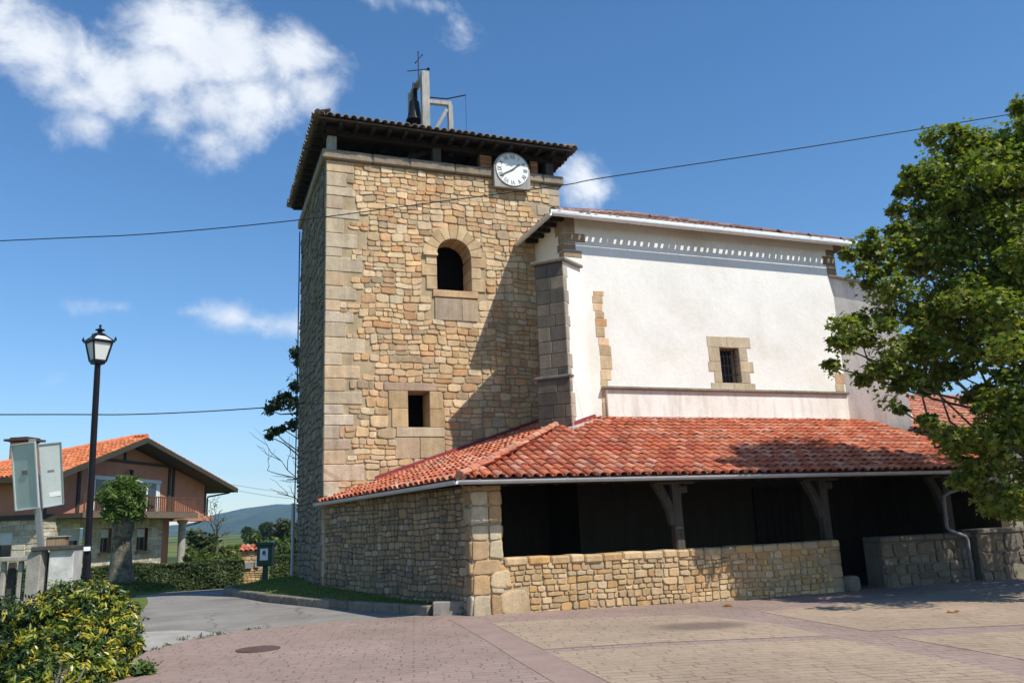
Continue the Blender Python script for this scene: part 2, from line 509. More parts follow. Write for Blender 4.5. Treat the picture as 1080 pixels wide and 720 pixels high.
def stamped(name, ca, cb, cm, ang, bw, bh, mort, off=.5):
    """stamped concrete: pressed cobble outlines, worn and dusty"""
    m = Mat(name, .9, 0, .2)
    mp = m.n('ShaderNodeMapping'); mp.inputs['Rotation'].default_value = (0, 0, ang)
    m.L.new(m.tc, mp.inputs['Vector'])
    wob = m.n('ShaderNodeTexNoise'); wob.inputs['Scale'].default_value = 3.2; wob.inputs['Detail'].default_value = 4
    m.L.new(mp.outputs[0], wob.inputs['Vector'])
    sc = m.n('ShaderNodeVectorMath', operation='MULTIPLY_ADD')
    m.L.new(wob.outputs['Color'], sc.inputs[0]); sc.inputs[1].default_value = (.07, .07, 0)
    m.L.new(mp.outputs[0], sc.inputs[2])
    br = m.n('ShaderNodeTexBrick'); br.offset = off; br.squash = .8; br.squash_frequency = 3
    m.L.new(sc.outputs[0], br.inputs['Vector'])
    br.inputs['Scale'].default_value = 1.0
    br.inputs['Brick Width'].default_value = bw; br.inputs['Row Height'].default_value = bh
    br.inputs['Mortar Size'].default_value = mort; br.inputs['Mortar Smooth'].default_value = .5
    br.inputs['Bias'].default_value = 0.0
    br.inputs['Color1'].default_value = (*ca, 1); br.inputs['Color2'].default_value = (*cb, 1)
    br.inputs['Mortar'].default_value = (*cm, 1)
    f = m.noise(.5, 6, .65); f2 = m.noise(45, 4, .7); f3 = m.noise(5.5, 6, .7)
    wear = m.ramp(m.noise(1.5, 6, .7), [(.40, 0.0), (.66, .85)])     # the pressed joints are partly worn away
    mid = tuple((a+b)/2 for a, b in zip(ca, cb))
    c = m.mix(br.outputs['Color'], mid, wear)
    c = m.mix(c, m.ramp(f, [(.3, .82), (.7, 1.10)]), 1, 'MULTIPLY')
    c = m.mix(c, m.ramp(f2, [(.25, .82), (.75, 1.14)]), 1, 'MULTIPLY')
    c = m.mix(c, m.ramp(f3, [(.3, .86), (.7, 1.08)]), 1, 'MULTIPLY')
    # old spills and dirt
    ds = m.n('ShaderNodeVectorMath', operation='SUBTRACT'); m.L.new(m.tc, ds.inputs[0]); ds.inputs[1].default_value = (6.85, 10.7, 0)
    dm = m.n('ShaderNodeVectorMath', operation='MULTIPLY'); m.L.new(ds.outputs[0], dm.inputs[0]); dm.inputs[1].default_value = (1.1, 1.9, 0)
    dl_ = m.n('ShaderNodeVectorMath', operation='LENGTH'); m.L.new(dm.outputs[0], dl_.inputs[0])
    sp = m.math('SUBTRACT', m.math('ADD', 1.0, m.math('MULTIPLY', f3, .8)), dl_.outputs['Value'])
    c = m.mix(c, (.13, .10, .08), m.ramp(sp, [(.35, 0.0), (.85, .70)]))
    c = m.mix(c, (.16, .125, .10), m.ramp(m.noise(.9, 7, .75, .5), [(.60, 0.0), (.75, .45)]))
    m.color(c)
    inv = m.math('SUBTRACT', 1.0, br.outputs['Fac'])
    h = m.math('ADD', m.math('MULTIPLY', inv, m.math('SUBTRACT', 1.0, wear)), m.math('MULTIPLY', f3, .5))
    m.bump(h, .6, .012)
    return m.m
MAT['paving_mauve'] = stamped('paving_mauve', (.338, .246, .205), (.306, .222, .185), (.19, .14, .118), R(14), .30, .15, .012)
MAT['paving_beige'] = stamped('paving_beige', (.405, .305, .215), (.360, .268, .190), (.20, .15, .108), R(14), .42, .16, .012)
MAT['band'] = simple('paving_band', (.305, .215, .178), .85, 0, .2, 2.2, .2)
MAT['soil'] = simple('soil', (.07, .055, .04), .95, 0, .35, 4, .5)

# ------------------------------------------------------------------ ground
def sheet(name, poly, mat, dz, step=.65):
    bm = bmesh.new()
    vs = [bm.verts.new((x, y, 0)) for x, y in poly]
    bm.faces.new(vs)
    xs = [4.55 + .65*k for k in range(11)]
    for x in xs:
        bmesh.ops.bisect_plane(bm, geom=bm.verts[:]+bm.edges[:]+bm.faces[:], plane_co=(x, 0, 0), plane_no=(1, 0, 0))
    for y in [24.5 + .8*k for k in range(11)]:
        bmesh.ops.bisect_plane(bm, geom=bm.verts[:]+bm.edges[:]+bm.faces[:], plane_co=(0, y, 0), plane_no=(0, 1, 0))
    bmesh.ops.recalc_face_normals(bm, faces=bm.faces)
    for f in bm.faces:
        if f.normal.z < 0: f.normal_flip()
    for v in bm.verts: v.co.z = g(v.co.x, v.co.y) + dz
    me = bpy.data.meshes.new(name); bm.to_mesh(me); bm.free()
    me.materials.append(mat)
    o = bpy.data.objects.new(name, me); COL.objects.link(o)
    return o

def ground_z(x, y):
    r_ = math.hypot(x, y)
    q = min(1.0, max(0.0, (y - 24.5)/8.0))
    z = .0 - .44*q*q*(3-2*q)
    # meadows behind the houses dip and then climb
    t = max(0, min(1, (r_-45)/60)); z -= 1.3*t*t*(3-2*t) if y > 0 else 0
    if y > 0:
        t = max(0, min(1, (r_-105)/420)); z += (6.0*t*t*(3-2*t))*(.8 + .4*mnoise.noise(V3((x*.006, y*.006, 2))))
    return z
def make_ground():
    mb = MB()
    radii = [0.0]
    r_ = 6.0
    while r_ < 6000:
        radii.append(r_); r_ *= 1.16
    n = 96
    vs, fs = [], []
    for rr in radii:
        for k in range(n):
            a = 2*math.pi*k/n
            x, y = rr*math.sin(a), rr*math.cos(a)
            vs.append((x, y, ground_z(x, y) - (.03 if rr < 50 else 0)))
    for i in range(len(radii)-1):
        for k in range(n):
            k2 = (k+1) % n
            fs.append((i*n+k, (i+1)*n+k, (i+1)*n+k2, i*n+k2))
    mb.add(vs, fs)
    o = mb.build('ground', MAT['field'], smooth=True, recalc=False)
    struct(o, 'grassy ground and meadows reaching from the square to the foot of the mountain', 'ground')
make_ground()

# the ramp of the square rises above the ground sheet everywhere: the sheets lie at g(x)+dz
PLAZA = [(-1.6, -12), (26, -12), (26, 15.2), (5.0, 15.2), (4.98, 14.6), (3.95, 14.72), (2.3, 15.05), (.86, 14.75), (0, 14.05), (-.55, 13.0), (-.80, 11.5), (-.90, 10), (-1.15, 8), (-1.55, 6)]
struct(sheet('square_paving', PLAZA, MAT['paving_mauve'], .02), 'mauve stamped concrete paving of the village square', 'paving')
ASPH = [(-.55, 13.0), (0, 14.05), (.86, 14.75), (2.3, 15.05), (3.95, 14.72), (4.2, 15.0), (3.2, 17.2), (2.1, 20.6), (1.2, 24.5), (1.3, 25.5), (1.9, 26.5), (3.1, 27.0), (16, 27.0), (16, 35.4), (1.2, 34.7), (-12, 34.6), (-12, 29.5), (-2.2, 29.0), (-1.25, 27), (-1.0, 23), (-1.0, 19), (-.95, 15.5)]
struct(sheet('asphalt_road', ASPH, MAT['asphalt'], .012), 'grey asphalt lane beside the tower', 'road')
struct(sheet('concrete_apron', [(-.56, 13.04), (-.02, 14.05), (.45, 14.45), (.2, 15.2), (-.3, 15.7), (-.93, 15.8), (-.93, 15.0)], MAT['concrete_pale'], .016), 'worn pale concrete patch at the edge of the asphalt', 'pavement')
# beige panels between the bands
PANELS = [[(4.42, 12.85), (4.17, 11.0), (4.02, 9.78), (5.9, 9.36), (7.62, 8.95), (7.88, 10.4), (7.60, 12.1), (6.3, 12.45)],
          [(8.80, 11.9), (8.55, 10.4), (8.36, 9.05), (9.6, 8.75), (13.0, 7.85), (17.5, 6.7), (19.2, 11.6), (14.0, 12.75)],
          [(3.97, 9.48), (7.50, 8.66), (7.25, 6.7), (6.7, 4.3), (3.43, 5.1)],
          [(8.22, 8.52), (10.2, 8.02), (16.8, 6.3), (16.0, 3.0), (7.62, 4.4)],
          [(3.38, 4.75), (6.62, 4.0), (5.3, -1.5), (2.65, -.9)]]
for i, p in enumerate(PANELS):
    struct(sheet('paving_panel', p, MAT['paving_beige'], .024), 'beige stamped concrete panel set in the mauve square', 'paving')
struct(sheet('paving_band', [(4.03, 14.0), (4.52, 14.0), (4.41, 12.9), (4.165, 11.0), (3.96, 9.4), (3.39, 5.0), (2.64, -.9), (2.2, -.9), (2.93, 5.0), (3.48, 9.4), (3.70, 11.0), (3.92, 12.9)], MAT['band'], .024), 'smooth mauve band dividing the square', 'paving')
# planting bed under the shrubs
struct(sheet('planting_bed', [(-.6, 12.9), (-.95, 15.4), (-1.0, 19), (-1.0, 23), (-1.25, 27), (-2.2, 29.0), (-14, 29.5), (-14, 6), (-1.6, 6), (-1.2, 8), (-.95, 10), (-.85, 11.5)], MAT['lawn'], .008), 'rough grass of the planting bed by the fence', 'grass')

# lawn strip beside tower and porch, with kerb
KERB = [(3.98, 14.78), (2.95, 17.0), (1.72, 20.5), (.90, 24.3), (.92, 25.1), (1.25, 26.0), (2.0, 26.6), (3.2, 27.0), (6.0, 27.1), (12, 27.1)]
def make_lawn():
    inner = [(4.62, 14.3), (3.75, 17.2), (2.82, 20.0), (2.8, 23.5), (2.8, 24.4), (2.8, 25.1), (3.2, 25.3), (4.0, 25.3), (6.2, 25.3), (12, 25.3)]
    mb = MB(); n = 6
    vs, fs = [], []
    for (a, b), (c, d) in zip(KERB, inner):
        far = min(1, max(0, (b-15)/5))
        for k in range(n+1):
            t = k/n
            x, y = a+(c-a)*t, b+(d-b)*t
            vs.append((x, y, .20 + (.02 + .20*far)*(1-(1-t)**1.7) + .02*mnoise.noise(V3((x*2, y*2, 0)))))
    for i in range(len(KERB)-1):
        for k in range(n):
            fs.append((i*(n+1)+k, i*(n+1)+k+1, (i+1)*(n+1)+k+1, (i+1)*(n+1)+k))
    mb.add(vs, fs)
    o = mb.build('lawn', MAT['lawn'], smooth=True, recalc=False)
    o.data.flip_normals()
    struct(o, 'strip of lawn between the kerb and the foot of the tower', 'lawn')
    # blades
    gb = MB(); r2 = random.Random(3)
    for i in range(9000):
        s = r2.random()**1.5*(len(KERB)-3.01); k = int(s); f = s-k; t = r2.random()
        def P(kk, tt):
            a, c = KERB[kk], inner[kk]
            return a[0]+(c[0]-a[0])*tt, a[1]+(c[1]-a[1])*tt
        p, q = P(k, t), P(k+1, t)
        x, y = p[0]+(q[0]-p[0])*f, p[1]+(q[1]-p[1])*f
        far = min(1, max(0, (y-15)/5))
        z = .19 + (.02+.20*far)*(1-(1-t)**1.7)
        a = r2.uniform(0, 6.28); h = r2.uniform(.03, .09); w = .008
        c_ = V3((.12, .17, .03))*r2.uniform(.6, 1.5)
        dx, dy = math.cos(a)*w, math.sin(a)*w
        lx, ly = r2.uniform(-.03, .03), r2.uniform(-.03, .03)
        gb.add([(x-dx, y-dy, z), (x+dx, y+dy, z), (x+lx, y+ly, z+h)], [(0, 1, 2)], tuple(c_))
    tag(gb.build('grass', MAT['leaf'], recalc=False), 'short green grass blades on the lawn beside the tower', 'grass', kind='stuff')
make_lawn()
def make_kerb():
    mb = MB(); r2 = random.Random(5)
    pts = []
    for i in range(len(KERB)-1):
        a, b = V3((*KERB[i], 0)), V3((*KERB[i+1], 0))
        n = max(1, round((b-a).length/.8))
        for k in range(n): pts.append(a.lerp(b, k/n))
    pts.append(V3((*KERB[-1], 0)))
    for a, b in zip(pts, pts[1:]):
        d = (b-a)
        e = d.normalized()*.008
        h = .24
        t = r2.uniform(.75, 1.15)
        zc = g(a.x, a.y) - .06 + h/2 + r2.uniform(-.006, .006)
        mb.bar(V3((a.x, a.y, zc))+e, V3((b.x, b.y, zc))-e, .2, h, (t, t, t*.97), bev=.02)
    o = mb.build('kerb', simple('kerb_tinted', (.21, .18, .145), .92, 0, .38, 4, .5, use_tint=True))
    struct(o, 'rough stone kerb edging the lawn', 'kerb')
    mb = MB()
    mb.bar((3.98, 14.72, .2), (4.98, 14.42, .2), .24, .30, bev=.015)
    o = mb.build('kerb_block', MAT['kerb'])
    struct(o, 'long pale concrete kerb block ending at the porch corner', 'kerb')
make_kerb()

# ------------------------------------------------------------------ masonry
TOWER_PAL = [(0.636, 0.442, 0.246), (0.678, 0.494, 0.29), (0.615, 0.409, 0.217), (0.636, 0.399, 0.221), (0.562, 0.423, 0.258), (0.721, 0.547, 0.336), (0.498, 0.323, 0.176), (0.615, 0.352, 0.176), (0.657, 0.471, 0.283), (0.604, 0.466, 0.295), (0.678, 0.466, 0.246), (0.7, 0.475, 0.295), (0.742, 0.57, 0.368), (0.466, 0.342, 0.213)]
PARA_PAL = [(0.568, 0.394, 0.208), (0.612, 0.44, 0.247), (0.546, 0.337, 0.146), (0.502, 0.327, 0.162), (0.633, 0.468, 0.278), (0.48, 0.356, 0.217), (0.546, 0.374, 0.208)]
SIDE_PAL = [(.24, .205, .155), (.21, .178, .135), (.27, .235, .185), (.20, .178, .145), (.28, .225, .15)]  # darker than TOWER_PAL: the tower's left-side shade put into the colours
DRESS_PAL = [(0.567, 0.426, 0.249), (0.532, 0.375, 0.208), (0.601, 0.445, 0.257), (0.543, 0.365, 0.208), (0.567, 0.405, 0.241)]
QUOIN_PAL = [(.56, .455, .315), (.52, .43, .31), (.60, .49, .345), (.58, .43, .275), (.50, .405, .29), (.55, .42, .30), (.60, .50, .38)]
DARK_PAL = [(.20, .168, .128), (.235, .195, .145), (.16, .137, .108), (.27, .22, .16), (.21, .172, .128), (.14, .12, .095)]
MORTAR = (.46, .355, .22)
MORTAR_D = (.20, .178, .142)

def holed(mb, O, U, W, w, h, holes, tint):
    us = sorted(set([0, w] + [max(0, min(w, x)) for a in holes for x in (a[0], a[2])]))
    vs = sorted(set([0, h] + [max(0, min(h, x)) for a in holes for x in (a[1], a[3])]))
    for a, b in zip(us, us[1:]):
        for c, d in zip(vs, vs[1:]):
            m_ = ((a+b)/2, (c+d)/2)
            if any(q[0] < m_[0] < q[2] and q[1] < m_[1] < q[3] for q in holes): continue
            mb.quad(O+U*a+W*c, O+U*b+W*c, O+U*b+W*d, O+U*a+W*d, tint)

def stone(mb, O, U, W, N_, u0_, u1_, v0_, v1_, tint, depth, r2, gap, sq, warp=.03, n=10):
    cu, cv = (u0_+u1_)/2, (v0_+v1_)/2
    a, b = (u1_-u0_)/2 - gap, (v1_-v0_)/2 - gap
    if a < .012 or b < .012: return
    # jittered corners
    k1, k2 = r2.uniform(-.16, .16), r2.uniform(-.20, .20)
    sq = sq*r2.uniform(.65, 1.35)
    ph = r2.uniform(0, 6.28)
    tu, tv = r2.uniform(-.10, .10), r2.uniform(-.10, .10)
    rings = [(1.0, -.01), (.99, depth*.50), (.945, depth*.90), (.80, depth*1.0)]
    vs = []
    for sc, dp in rings:
        for k in range(n):
            th = 2*math.pi*(k+.5)/n
            c, s = math.cos(th), math.sin(th)
            x = math.copysign(abs(c)**sq, c); y = math.copysign(abs(s)**sq, s)
            x, y = x*(1+k1*y*.6), y*(1+k2*x*.6)
            wob = 1 + .05*math.sin(2*th+ph) + .05*math.sin(3*th+ph*2)
            wob = min(wob, 1.03)
            x, y = x*a*sc*wob, y*b*sc*wob
            uu, vv = cu+x, cv+y
            if warp:
                q = V3((uu*.9, vv*.9, O.x*.3+O.y*.17))
                vv += warp*1.6*mnoise.noise(q) + warp*.8*mnoise.noise(q*2.7)
                uu += warp*1.2*mnoise.noise(q+V3((9, 3, 1)))
            d = dp + (x*tu + y*tv)*(dp > 0)*.6
            vs.append(O + U*uu + W*vv + N_*d)
    fs = []
    R_ = len(rings)
    for i in range(R_-1):
        for k in range(n):
            k2_ = (k+1) % n
            fs.append((i*n+k, i*n+k2_, (i+1)*n+k2_, (i+1)*n+k))
    fs.append(tuple((R_-1)*n+k for k in range(n)))
    mb.add(vs, fs, tint)

def split(r2, rect, wmax, hmax, out):
    a, b, c, d = rect
    w, h = b-a, d-c
    if h > hmax*r2.uniform(.85, 1.5) and h > .16:
        t = r2.uniform(.34, .66)
        # split across, now and then with a small step
        m_ = c+h*t
        split(r2, (a, b, c, m_), wmax, hmax, out); split(r2, (a, b, m_, d), wmax, hmax, out)
    elif w > max(h*r2.uniform(1.3, 2.5), .12) and (w > wmax*r2.uniform(.55, 1.2)):
        t = r2.uniform(.32, .68); m_ = a+w*t
        split(r2, (a, m_, c, d), wmax, hmax, out); split(r2, (m_, b, c, d), wmax, hmax, out)
    else: out.append(rect)

def rubble(mb, O, U, W, w, h, r2, excl=(), pal=TOWER_PAL, wmax=.5, hmax=.27, depth=.03, gap=.008, drop=None, keep=None, warp=.03, dark=.0, sq=.45, n=10, cell=1.15):
    N_ = U.cross(W).normalized()
    us = sorted(set([0, w] + [min(w, max(0, x)) for q in excl for x in (q[0], q[2])]))
    vs = sorted(set([0, h] + [min(h, max(0, x)) for q in excl for x in (q[1], q[3])]))
    rects = []
    # rows of wide cells with staggered ends so that no joint runs straight through
    def free(a, b, c, d):
        return not any(q[0] < (a+b)/2 < q[2] and q[1] < (c+d)/2 < q[3] for q in excl)
    for c, d in zip(vs, vs[1:]):
        nrow = max(1, round((d-c)/(hmax*2.1)))
        edges = [c + (d-c)*i/nrow for i in range(nrow+1)]
        for i in range(1, nrow): edges[i] += r2.uniform(-.25, .25)*(d-c)/nrow
        for e0, e1 in zip(edges, edges[1:]):
            spans = []
            for a, b in zip(us, us[1:]):
                if free(a, b, c, d):
                    if spans and abs(spans[-1][1]-a) < 1e-6: spans[-1] = (spans[-1][0], b)
                    else: spans.append((a, b))
            for a, b in spans:
                x = a
                while x < b-1e-6:
                    nx = x + r2.uniform(.55, 1.3)*cell
                    if b-nx < .3: nx = b
                    rects.append((x, nx, e0, e1)); x = nx
    out = []
    for q in rects: split(r2, q, wmax, hmax, out)
    for a, b, c, d in out:
        m_ = ((a+b)/2, (c+d)/2)
        if drop and drop(a, b, c, d): continue
        base = V3(r2.choice(pal))
        f = r2.uniform(.88, 1.12)*(1-dark)
        hue = r2.uniform(-.05, .05)
        tint = (base.x*f*(1+hue), base.y*f, base.z*f*(1-hue))
        stone(mb, O, U, W, N_, a, b, c, d, tint, depth*r2.uniform(.55, 1.35), r2, gap*r2.uniform(.5, 1.7), sq, warp, n)

def dressed(mb, O, U, W, u0_, u1_, v0_, v1_, pal, r2, thick=.12, proud=.03, bev=.012, f=1.0):
    """a squared block whose face stands proud of the wall plane"""
    N_ = U.cross(W).normalized()
    t = V3(r2.choice(pal))*r2.uniform(.85, 1.12)*f
    c = O + U*((u0_+u1_)/2) + W*((v0_+v1_)/2) + N_*(proud - thick/2)
    gap = .004
    mb.obox(c, U, W, N_, (u1_-u0_)/2-gap, (v1_-v0_)/2-gap, thick/2, tuple(t), 0, bev, .004)

X_, Y_, Z_ = V3((1, 0, 0)), V3((0, 1, 0)), V3((0, 0, 1))

# ------------------------------------------------------------------ roof tiles
def tiles(mb, O, U, S, inside, umax, smax, r2, pal, pitch=.215, expo=.33, rad=.088, lenx=.42, start=0.0, lift=.0, skew=0.0, detail=6, chan=True, over=.0):
    """rows of half-round clay tiles on the plane O + U*u + S*s"""
    N_ = U.cross(S).normalized()
    nu, ns = int(umax/pitch)+1, int(smax/expo)+1
    for i in range(nu):
        jx = r2.uniform(-.012, .012)
        for j in range(ns):
            u_ = (i+.5)*pitch; s_ = start + j*expo
            if not inside(u_, s_+.12): continue
            base = V3(r2.choice(pal))*r2.uniform(.78, 1.15)
            du = jx + r2.uniform(-.010, .010); dz = r2.uniform(-.004, .007); yaw_ = r2.uniform(-.03, .03)
            s0 = s_ - over*(j == 0) + r2.uniform(-.015, .015); s1 = s0+lenx+over*(j == 0)
            rad_ = rad*(r2.uniform(.72, 1.45) if over and j == 0 else r2.uniform(.95, 1.05))
            vs, fs = [], []
            for sa, rr, hh in ((s0, rad_, .030), (s1, rad*.80, .008)):
                for k in range(detail+1):
                    th = math.pi*k/detail
                    vs.append(O + U*(u_+du+(sa-s0)*yaw_ - math.cos(th)*rr) + S*sa + N_*(math.sin(th)*rr*.82 + hh + dz + lift))
            d1 = detail+1
            # thickness rim at the lower end
            for k in range(detail+1):
                th = math.pi*k/detail
                vs.append(O + U*(u_+du - math.cos(th)*(rad_-.016)) + S*s0 + N_*(math.sin(th)*(rad_-.016)*.82 + .030 + dz + lift - .002))
            for k in range(detail):
                fs.append((k, k+1, d1+k+1, d1+k))
                fs.append((k, 2*d1+k, 2*d1+k+1, k+1))
            mb.add(vs, fs, tuple(base))
            if chan:    # the channel tile between two covers
                base2 = base*r2.uniform(.72, .95)
                vs, fs = [], []
                uc = u_ + pitch/2
                for sa, rr, hh in ((s0+.03, rad*.9, .012), (s1+.03, rad*.95, -.004)):
                    for k in range(5):
                        th = math.pi*k/4
                        vs.append(O + U*(uc+du - math.cos(th)*rr) + S*sa + N_*(-math.sin(th)*rr*.45 + .046 + hh + lift))
                for k in range(4): fs.append((k, k+1, 5+k+1, 5+k))
                mb.add(vs, fs, tuple(base2))

RED_PAL = [(.52, .145, .068), (.57, .180, .090), (.47, .120, .060), (.60, .225, .125), (.54, .160, .080), (.44, .115, .064), (.62, .29, .19), (.60, .24, .14)]
GREY_PAL = [(.33, .29, .25), (.39, .34, .295), (.27, .235, .20), (.45, .40, .345), (.34, .28, .23)]
NAVE_PAL = [(.30, .17, .13), (.36, .22, .17), (.26, .15, .12), (.40, .27, .22)]

# ------------------------------------------------------------------ bell tower
def bell_tower():
    T = thing('bell_tower', (6.05, 22.6, 0), 'square rubble stone bell tower with tiled hip roof and open belfry', 'tower')
    r2 = random.Random(11)
    X0, X1, Y0, Y1, ZB, ZT = 2.8, 9.33, 20.0, 25.2, 0.0, 11.0
    O = V3((X0, Y0, ZB)); w, h = X1-X0, ZT-ZB
    mb = MB()
    arch = (5.68-X0, 7.69, 6.62-X0, 9.11)
    sq = (4.86-X0, 4.09, 5.41-X0, 5.0)
    cA = ((6.15-X0), 8.64); rA = .47
    holed(mb, O, X_, Z_, w, h, [arch, sq], MORTAR)
    # spandrels over the arch opening
    steps = 10
    for sd in (-1, 1):
        pts = [(cA[0]+sd*rA*math.sin(math.pi/2*k/steps), cA[1]+rA*math.cos(math.pi/2*k/steps)) for k in range(steps+1)]
        corner = (cA[0]+sd*rA, arch[3])
        P = lambda q: O + X_*q[0] + Z_*q[1]
        mb.add([P(corner)] + [P(q) for q in pts], [tuple(range(steps+2))], MORTAR)
    qn = []       # quoin exclusion along the left edge, irregular
    z = .3
    k = 0
    while z < h-.02:
        hh = r2.uniform(.24, .40)
        if z+hh > h-.1: hh = h-z
        wq = r2.uniform(.62, .98) if k % 2 == 0 else r2.uniform(.36, .58)
        qn.append((z, z+hh, wq)); z += hh; k += 1
    ex = [(0, a, wq, b) for a, b, wq in qn] + [(0, 0, .5, .3)]
    qr = []
    z = .3; k = 0
    while z < h-.02:
        hh = r2.uniform(.24, .38)
        if z+hh > h-.1: hh = h-z
        wq = r2.uniform(.5, .75) if k % 2 else r2.uniform(.3, .45)
        qr.append((z, z+hh, wq)); z += hh; k += 1
    # coarse exclusion for the rubble: stones that would cross a quoin are dropped, narrow ones fill in
    def drop(a, b, c, d):
        m_ = ((a+b)/2, (c+d)/2)
        for z0, z1, wq in qn:
            if z0-.02 < m_[1] < z1+.02 and a < wq-.05: return True
        for z0, z1, wq in qr:
            if z0-.02 < m_[1] < z1+.02 and b > w-wq+.05: return True
        if math.hypot(m_[0]-cA[0], m_[1]-cA[1]) < .74 and m_[1] > cA[1]: return True
        return False
    excl = [(0, 0, .33, h), (w-.3, 0, w, h), (5.24-X0, 7.49, 7.04-X0, 8.66), (5.52-X0, 6.86, 6.80-X0, 7.49), (5.68-X0, 8.64, 6.62-X0, 9.12),
            (4.25-X0, 5.0, 5.62-X0, 5.21), (4.36-X0, 4.08, 5.80-X0, 5.0), (4.55-X0, 3.30, 5.80-X0, 4.08)]
    rubble(mb, O, X_, Z_, w, h, r2, excl, TOWER_PAL, .45, .235, .030, .0055, drop, warp=.045)
    for z0, z1, wq in qn:
        dressed(mb, O, X_, Z_, -.012, wq, z0, z1, QUOIN_PAL, r2, .25, .022, .018)
    for z0, z1, wq in qr:
        dressed(mb, O, X_, Z_, w-wq, w+.012, z0, z1, QUOIN_PAL, r2, .25, .02, .018)
    # shaded left side: stones and mortar darkened to carry its shade
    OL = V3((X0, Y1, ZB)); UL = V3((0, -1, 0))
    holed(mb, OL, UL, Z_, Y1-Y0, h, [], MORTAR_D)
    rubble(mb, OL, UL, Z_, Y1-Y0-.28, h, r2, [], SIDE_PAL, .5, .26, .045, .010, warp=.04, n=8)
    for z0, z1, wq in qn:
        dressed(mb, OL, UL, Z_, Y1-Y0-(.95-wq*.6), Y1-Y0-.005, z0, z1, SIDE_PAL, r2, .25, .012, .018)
    # hidden sides
    holed(mb, V3((X1, Y0, ZB)), V3((0, 1, 0)), Z_, Y1-Y0, h, [], MORTAR_D)
    holed(mb, V3((X1, Y1, ZB)), V3((-1, 0, 0)), Z_, w, h, [], MORTAR_D)
    # belfry floor
    mb.quad((X0, Y0, ZT), (X1, Y0, ZT), (X1, Y1, ZT), (X0, Y1, ZT), (.10, .09, .08))
    mb.build('wall', MAT['stone'], T)
    # arched opening
    mb = MB()
    def jamb(z0, z1, sd, wd):
        a = (6.62-X0) if sd > 0 else (5.68-X0)-wd
        dressed(mb, O, X_, Z_, a, a+wd, z0, z1, DRESS_PAL, r2, .75, .04, .014)
    for z0, z1, w1, w2 in ((7.69, 8.05, .30, .40), (8.05, 8.36, .42, .28), (8.36, 8.64, .30, .40)):
        jamb(z0, z1, -1, w1); jamb(z0, z1, 1, w2)
    # impost
    dressed(mb, O, X_, Z_, (5.30-X0), (5.70-X0), 8.60, 8.70, DRESS_PAL, r2, .6, .09, .012)
    nv = 9
    for i in range(nv):
        t0, t1 = math.pi*i/nv, math.pi*(i+1)/nv
        ro = .80 + r2.uniform(-.05, .06)
        poly = []
        for rr, a, b in ((rA, t0, t1), (ro, t1, t0)):
            for q in range(4):
                th = a+(b-a)*q/3
                th = min(max(th, t0+.012), t1-.012)
                poly.append(O + X_*(cA[0]+rr*math.cos(th)) + Z_*(cA[1]+.02+rr*math.sin(th)) + V3((0, -.045-r2.uniform(0, .001), 0)))
        c = V3(r2.choice(DRESS_PAL))*r2.uniform(.88, 1.1)
        mb.prism(poly, (0, .72, 0), tuple(c))
    dressed(mb, O, X_, Z_, 5.55-X0, 6.80-X0, 7.49, 7.69, DRESS_PAL, r2, .7, .06, .014, .95)
    dressed(mb, O, X_, Z_, 5.60-X0, 6.34-X0, 6.87, 7.48, [(.47, .36, .26)], r2, .2, .035, .012)
    dressed(mb, O, X_, Z_, 6.34-X0, 6.76-X0, 6.87, 7.48, [(.46, .35, .24)], r2, .2, .03, .012)
    o = mb.build('window_surround', MAT['stone'], T); o['label'] = 'arched dressed stone surround of the upper window'
    mb = MB()
    dressed(mb, O, X_, Z_, 4.25-X0, 5.62-X0, 5.0, 5.21, [(.50, .36, .255)], r2, .7, .03, .012)
    for z0, z1, wl, wr in ((4.55, 5.0, .50, .34), (4.08, 4.55, .42, .40)):
        dressed(mb, O, X_, Z_, 4.86-wl-X0, 4.86-X0, z0, z1, DRESS_PAL, r2, .7, .03, .012)
        dressed(mb, O, X_, Z_, 5.41-X0, 5.41+wr-X0, z0, z1, DRESS_PAL, r2, .7, .03, .012)
    dressed(mb, O, X_, Z_, 4.55-X0, 5.80-X0, 3.84, 4.085, [(.52, .42, .29)], r2, .7, .035, .012)
    dressed(mb, O, X_, Z_, 4.52-X0, 5.14-X0, 3.30, 3.83, [(.50, .37, .24)], r2, .2, .032, .012)
    dressed(mb, O, X_, Z_, 5.15-X0, 5.80-X0, 3.32, 3.83, [(.50, .38, .23)], r2, .2, .028, .012)
    o = mb.build('window_surround', MAT['stone'], T); o['label'] = 'square dressed stone surround of the lower window'
    # black sheets behind the two openings: the dark of the rooms put into colour
    mb = MB()
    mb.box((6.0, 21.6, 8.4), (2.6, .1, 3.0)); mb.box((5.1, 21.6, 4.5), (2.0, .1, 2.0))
    mb.build('dark_backing', MAT['black_void'], T)
    # cornice of long slabs
    mb = MB()
    x = X0-.13; seg = [1.3, 1.0, 1.25, 1.35, 1.25, .64]
    tot = X1-X0+.26; sc = tot/sum(seg)
    for s in seg:
        s *= sc
        t = V3((.30, .245, .18))*r2.uniform(.85, 1.1)
        mb.box((x+s/2, Y0+.20, ZT+.13+r2.uniform(-.006, .006)), (s-.006, .66+r2.uniform(-.01, .01), .26), tuple(t), bev=.03)
        x += s
    y = Y0+.54
    while y < Y1+.1:
        s = min(r2.uniform(1.0, 1.4), Y1+.13-y)
        for xx in (X0+.2, X1-.2):
            mb.box((xx, y+s/2, ZT+.13), (.66, s-.006, .26), (.34, .28, .22), bev=.03)
        y += s
    mb.box(((X0+X1)/2, Y1-.2, ZT+.128), (X1-X0-.9, .64, .255), (.34, .28, .22), bev=.03)
    mb.build('cornice', MAT['stone'], T)
    # belfry: posts, plates and bits of brick wall
    ZE = 11.8
    zt0 = ZT+.26
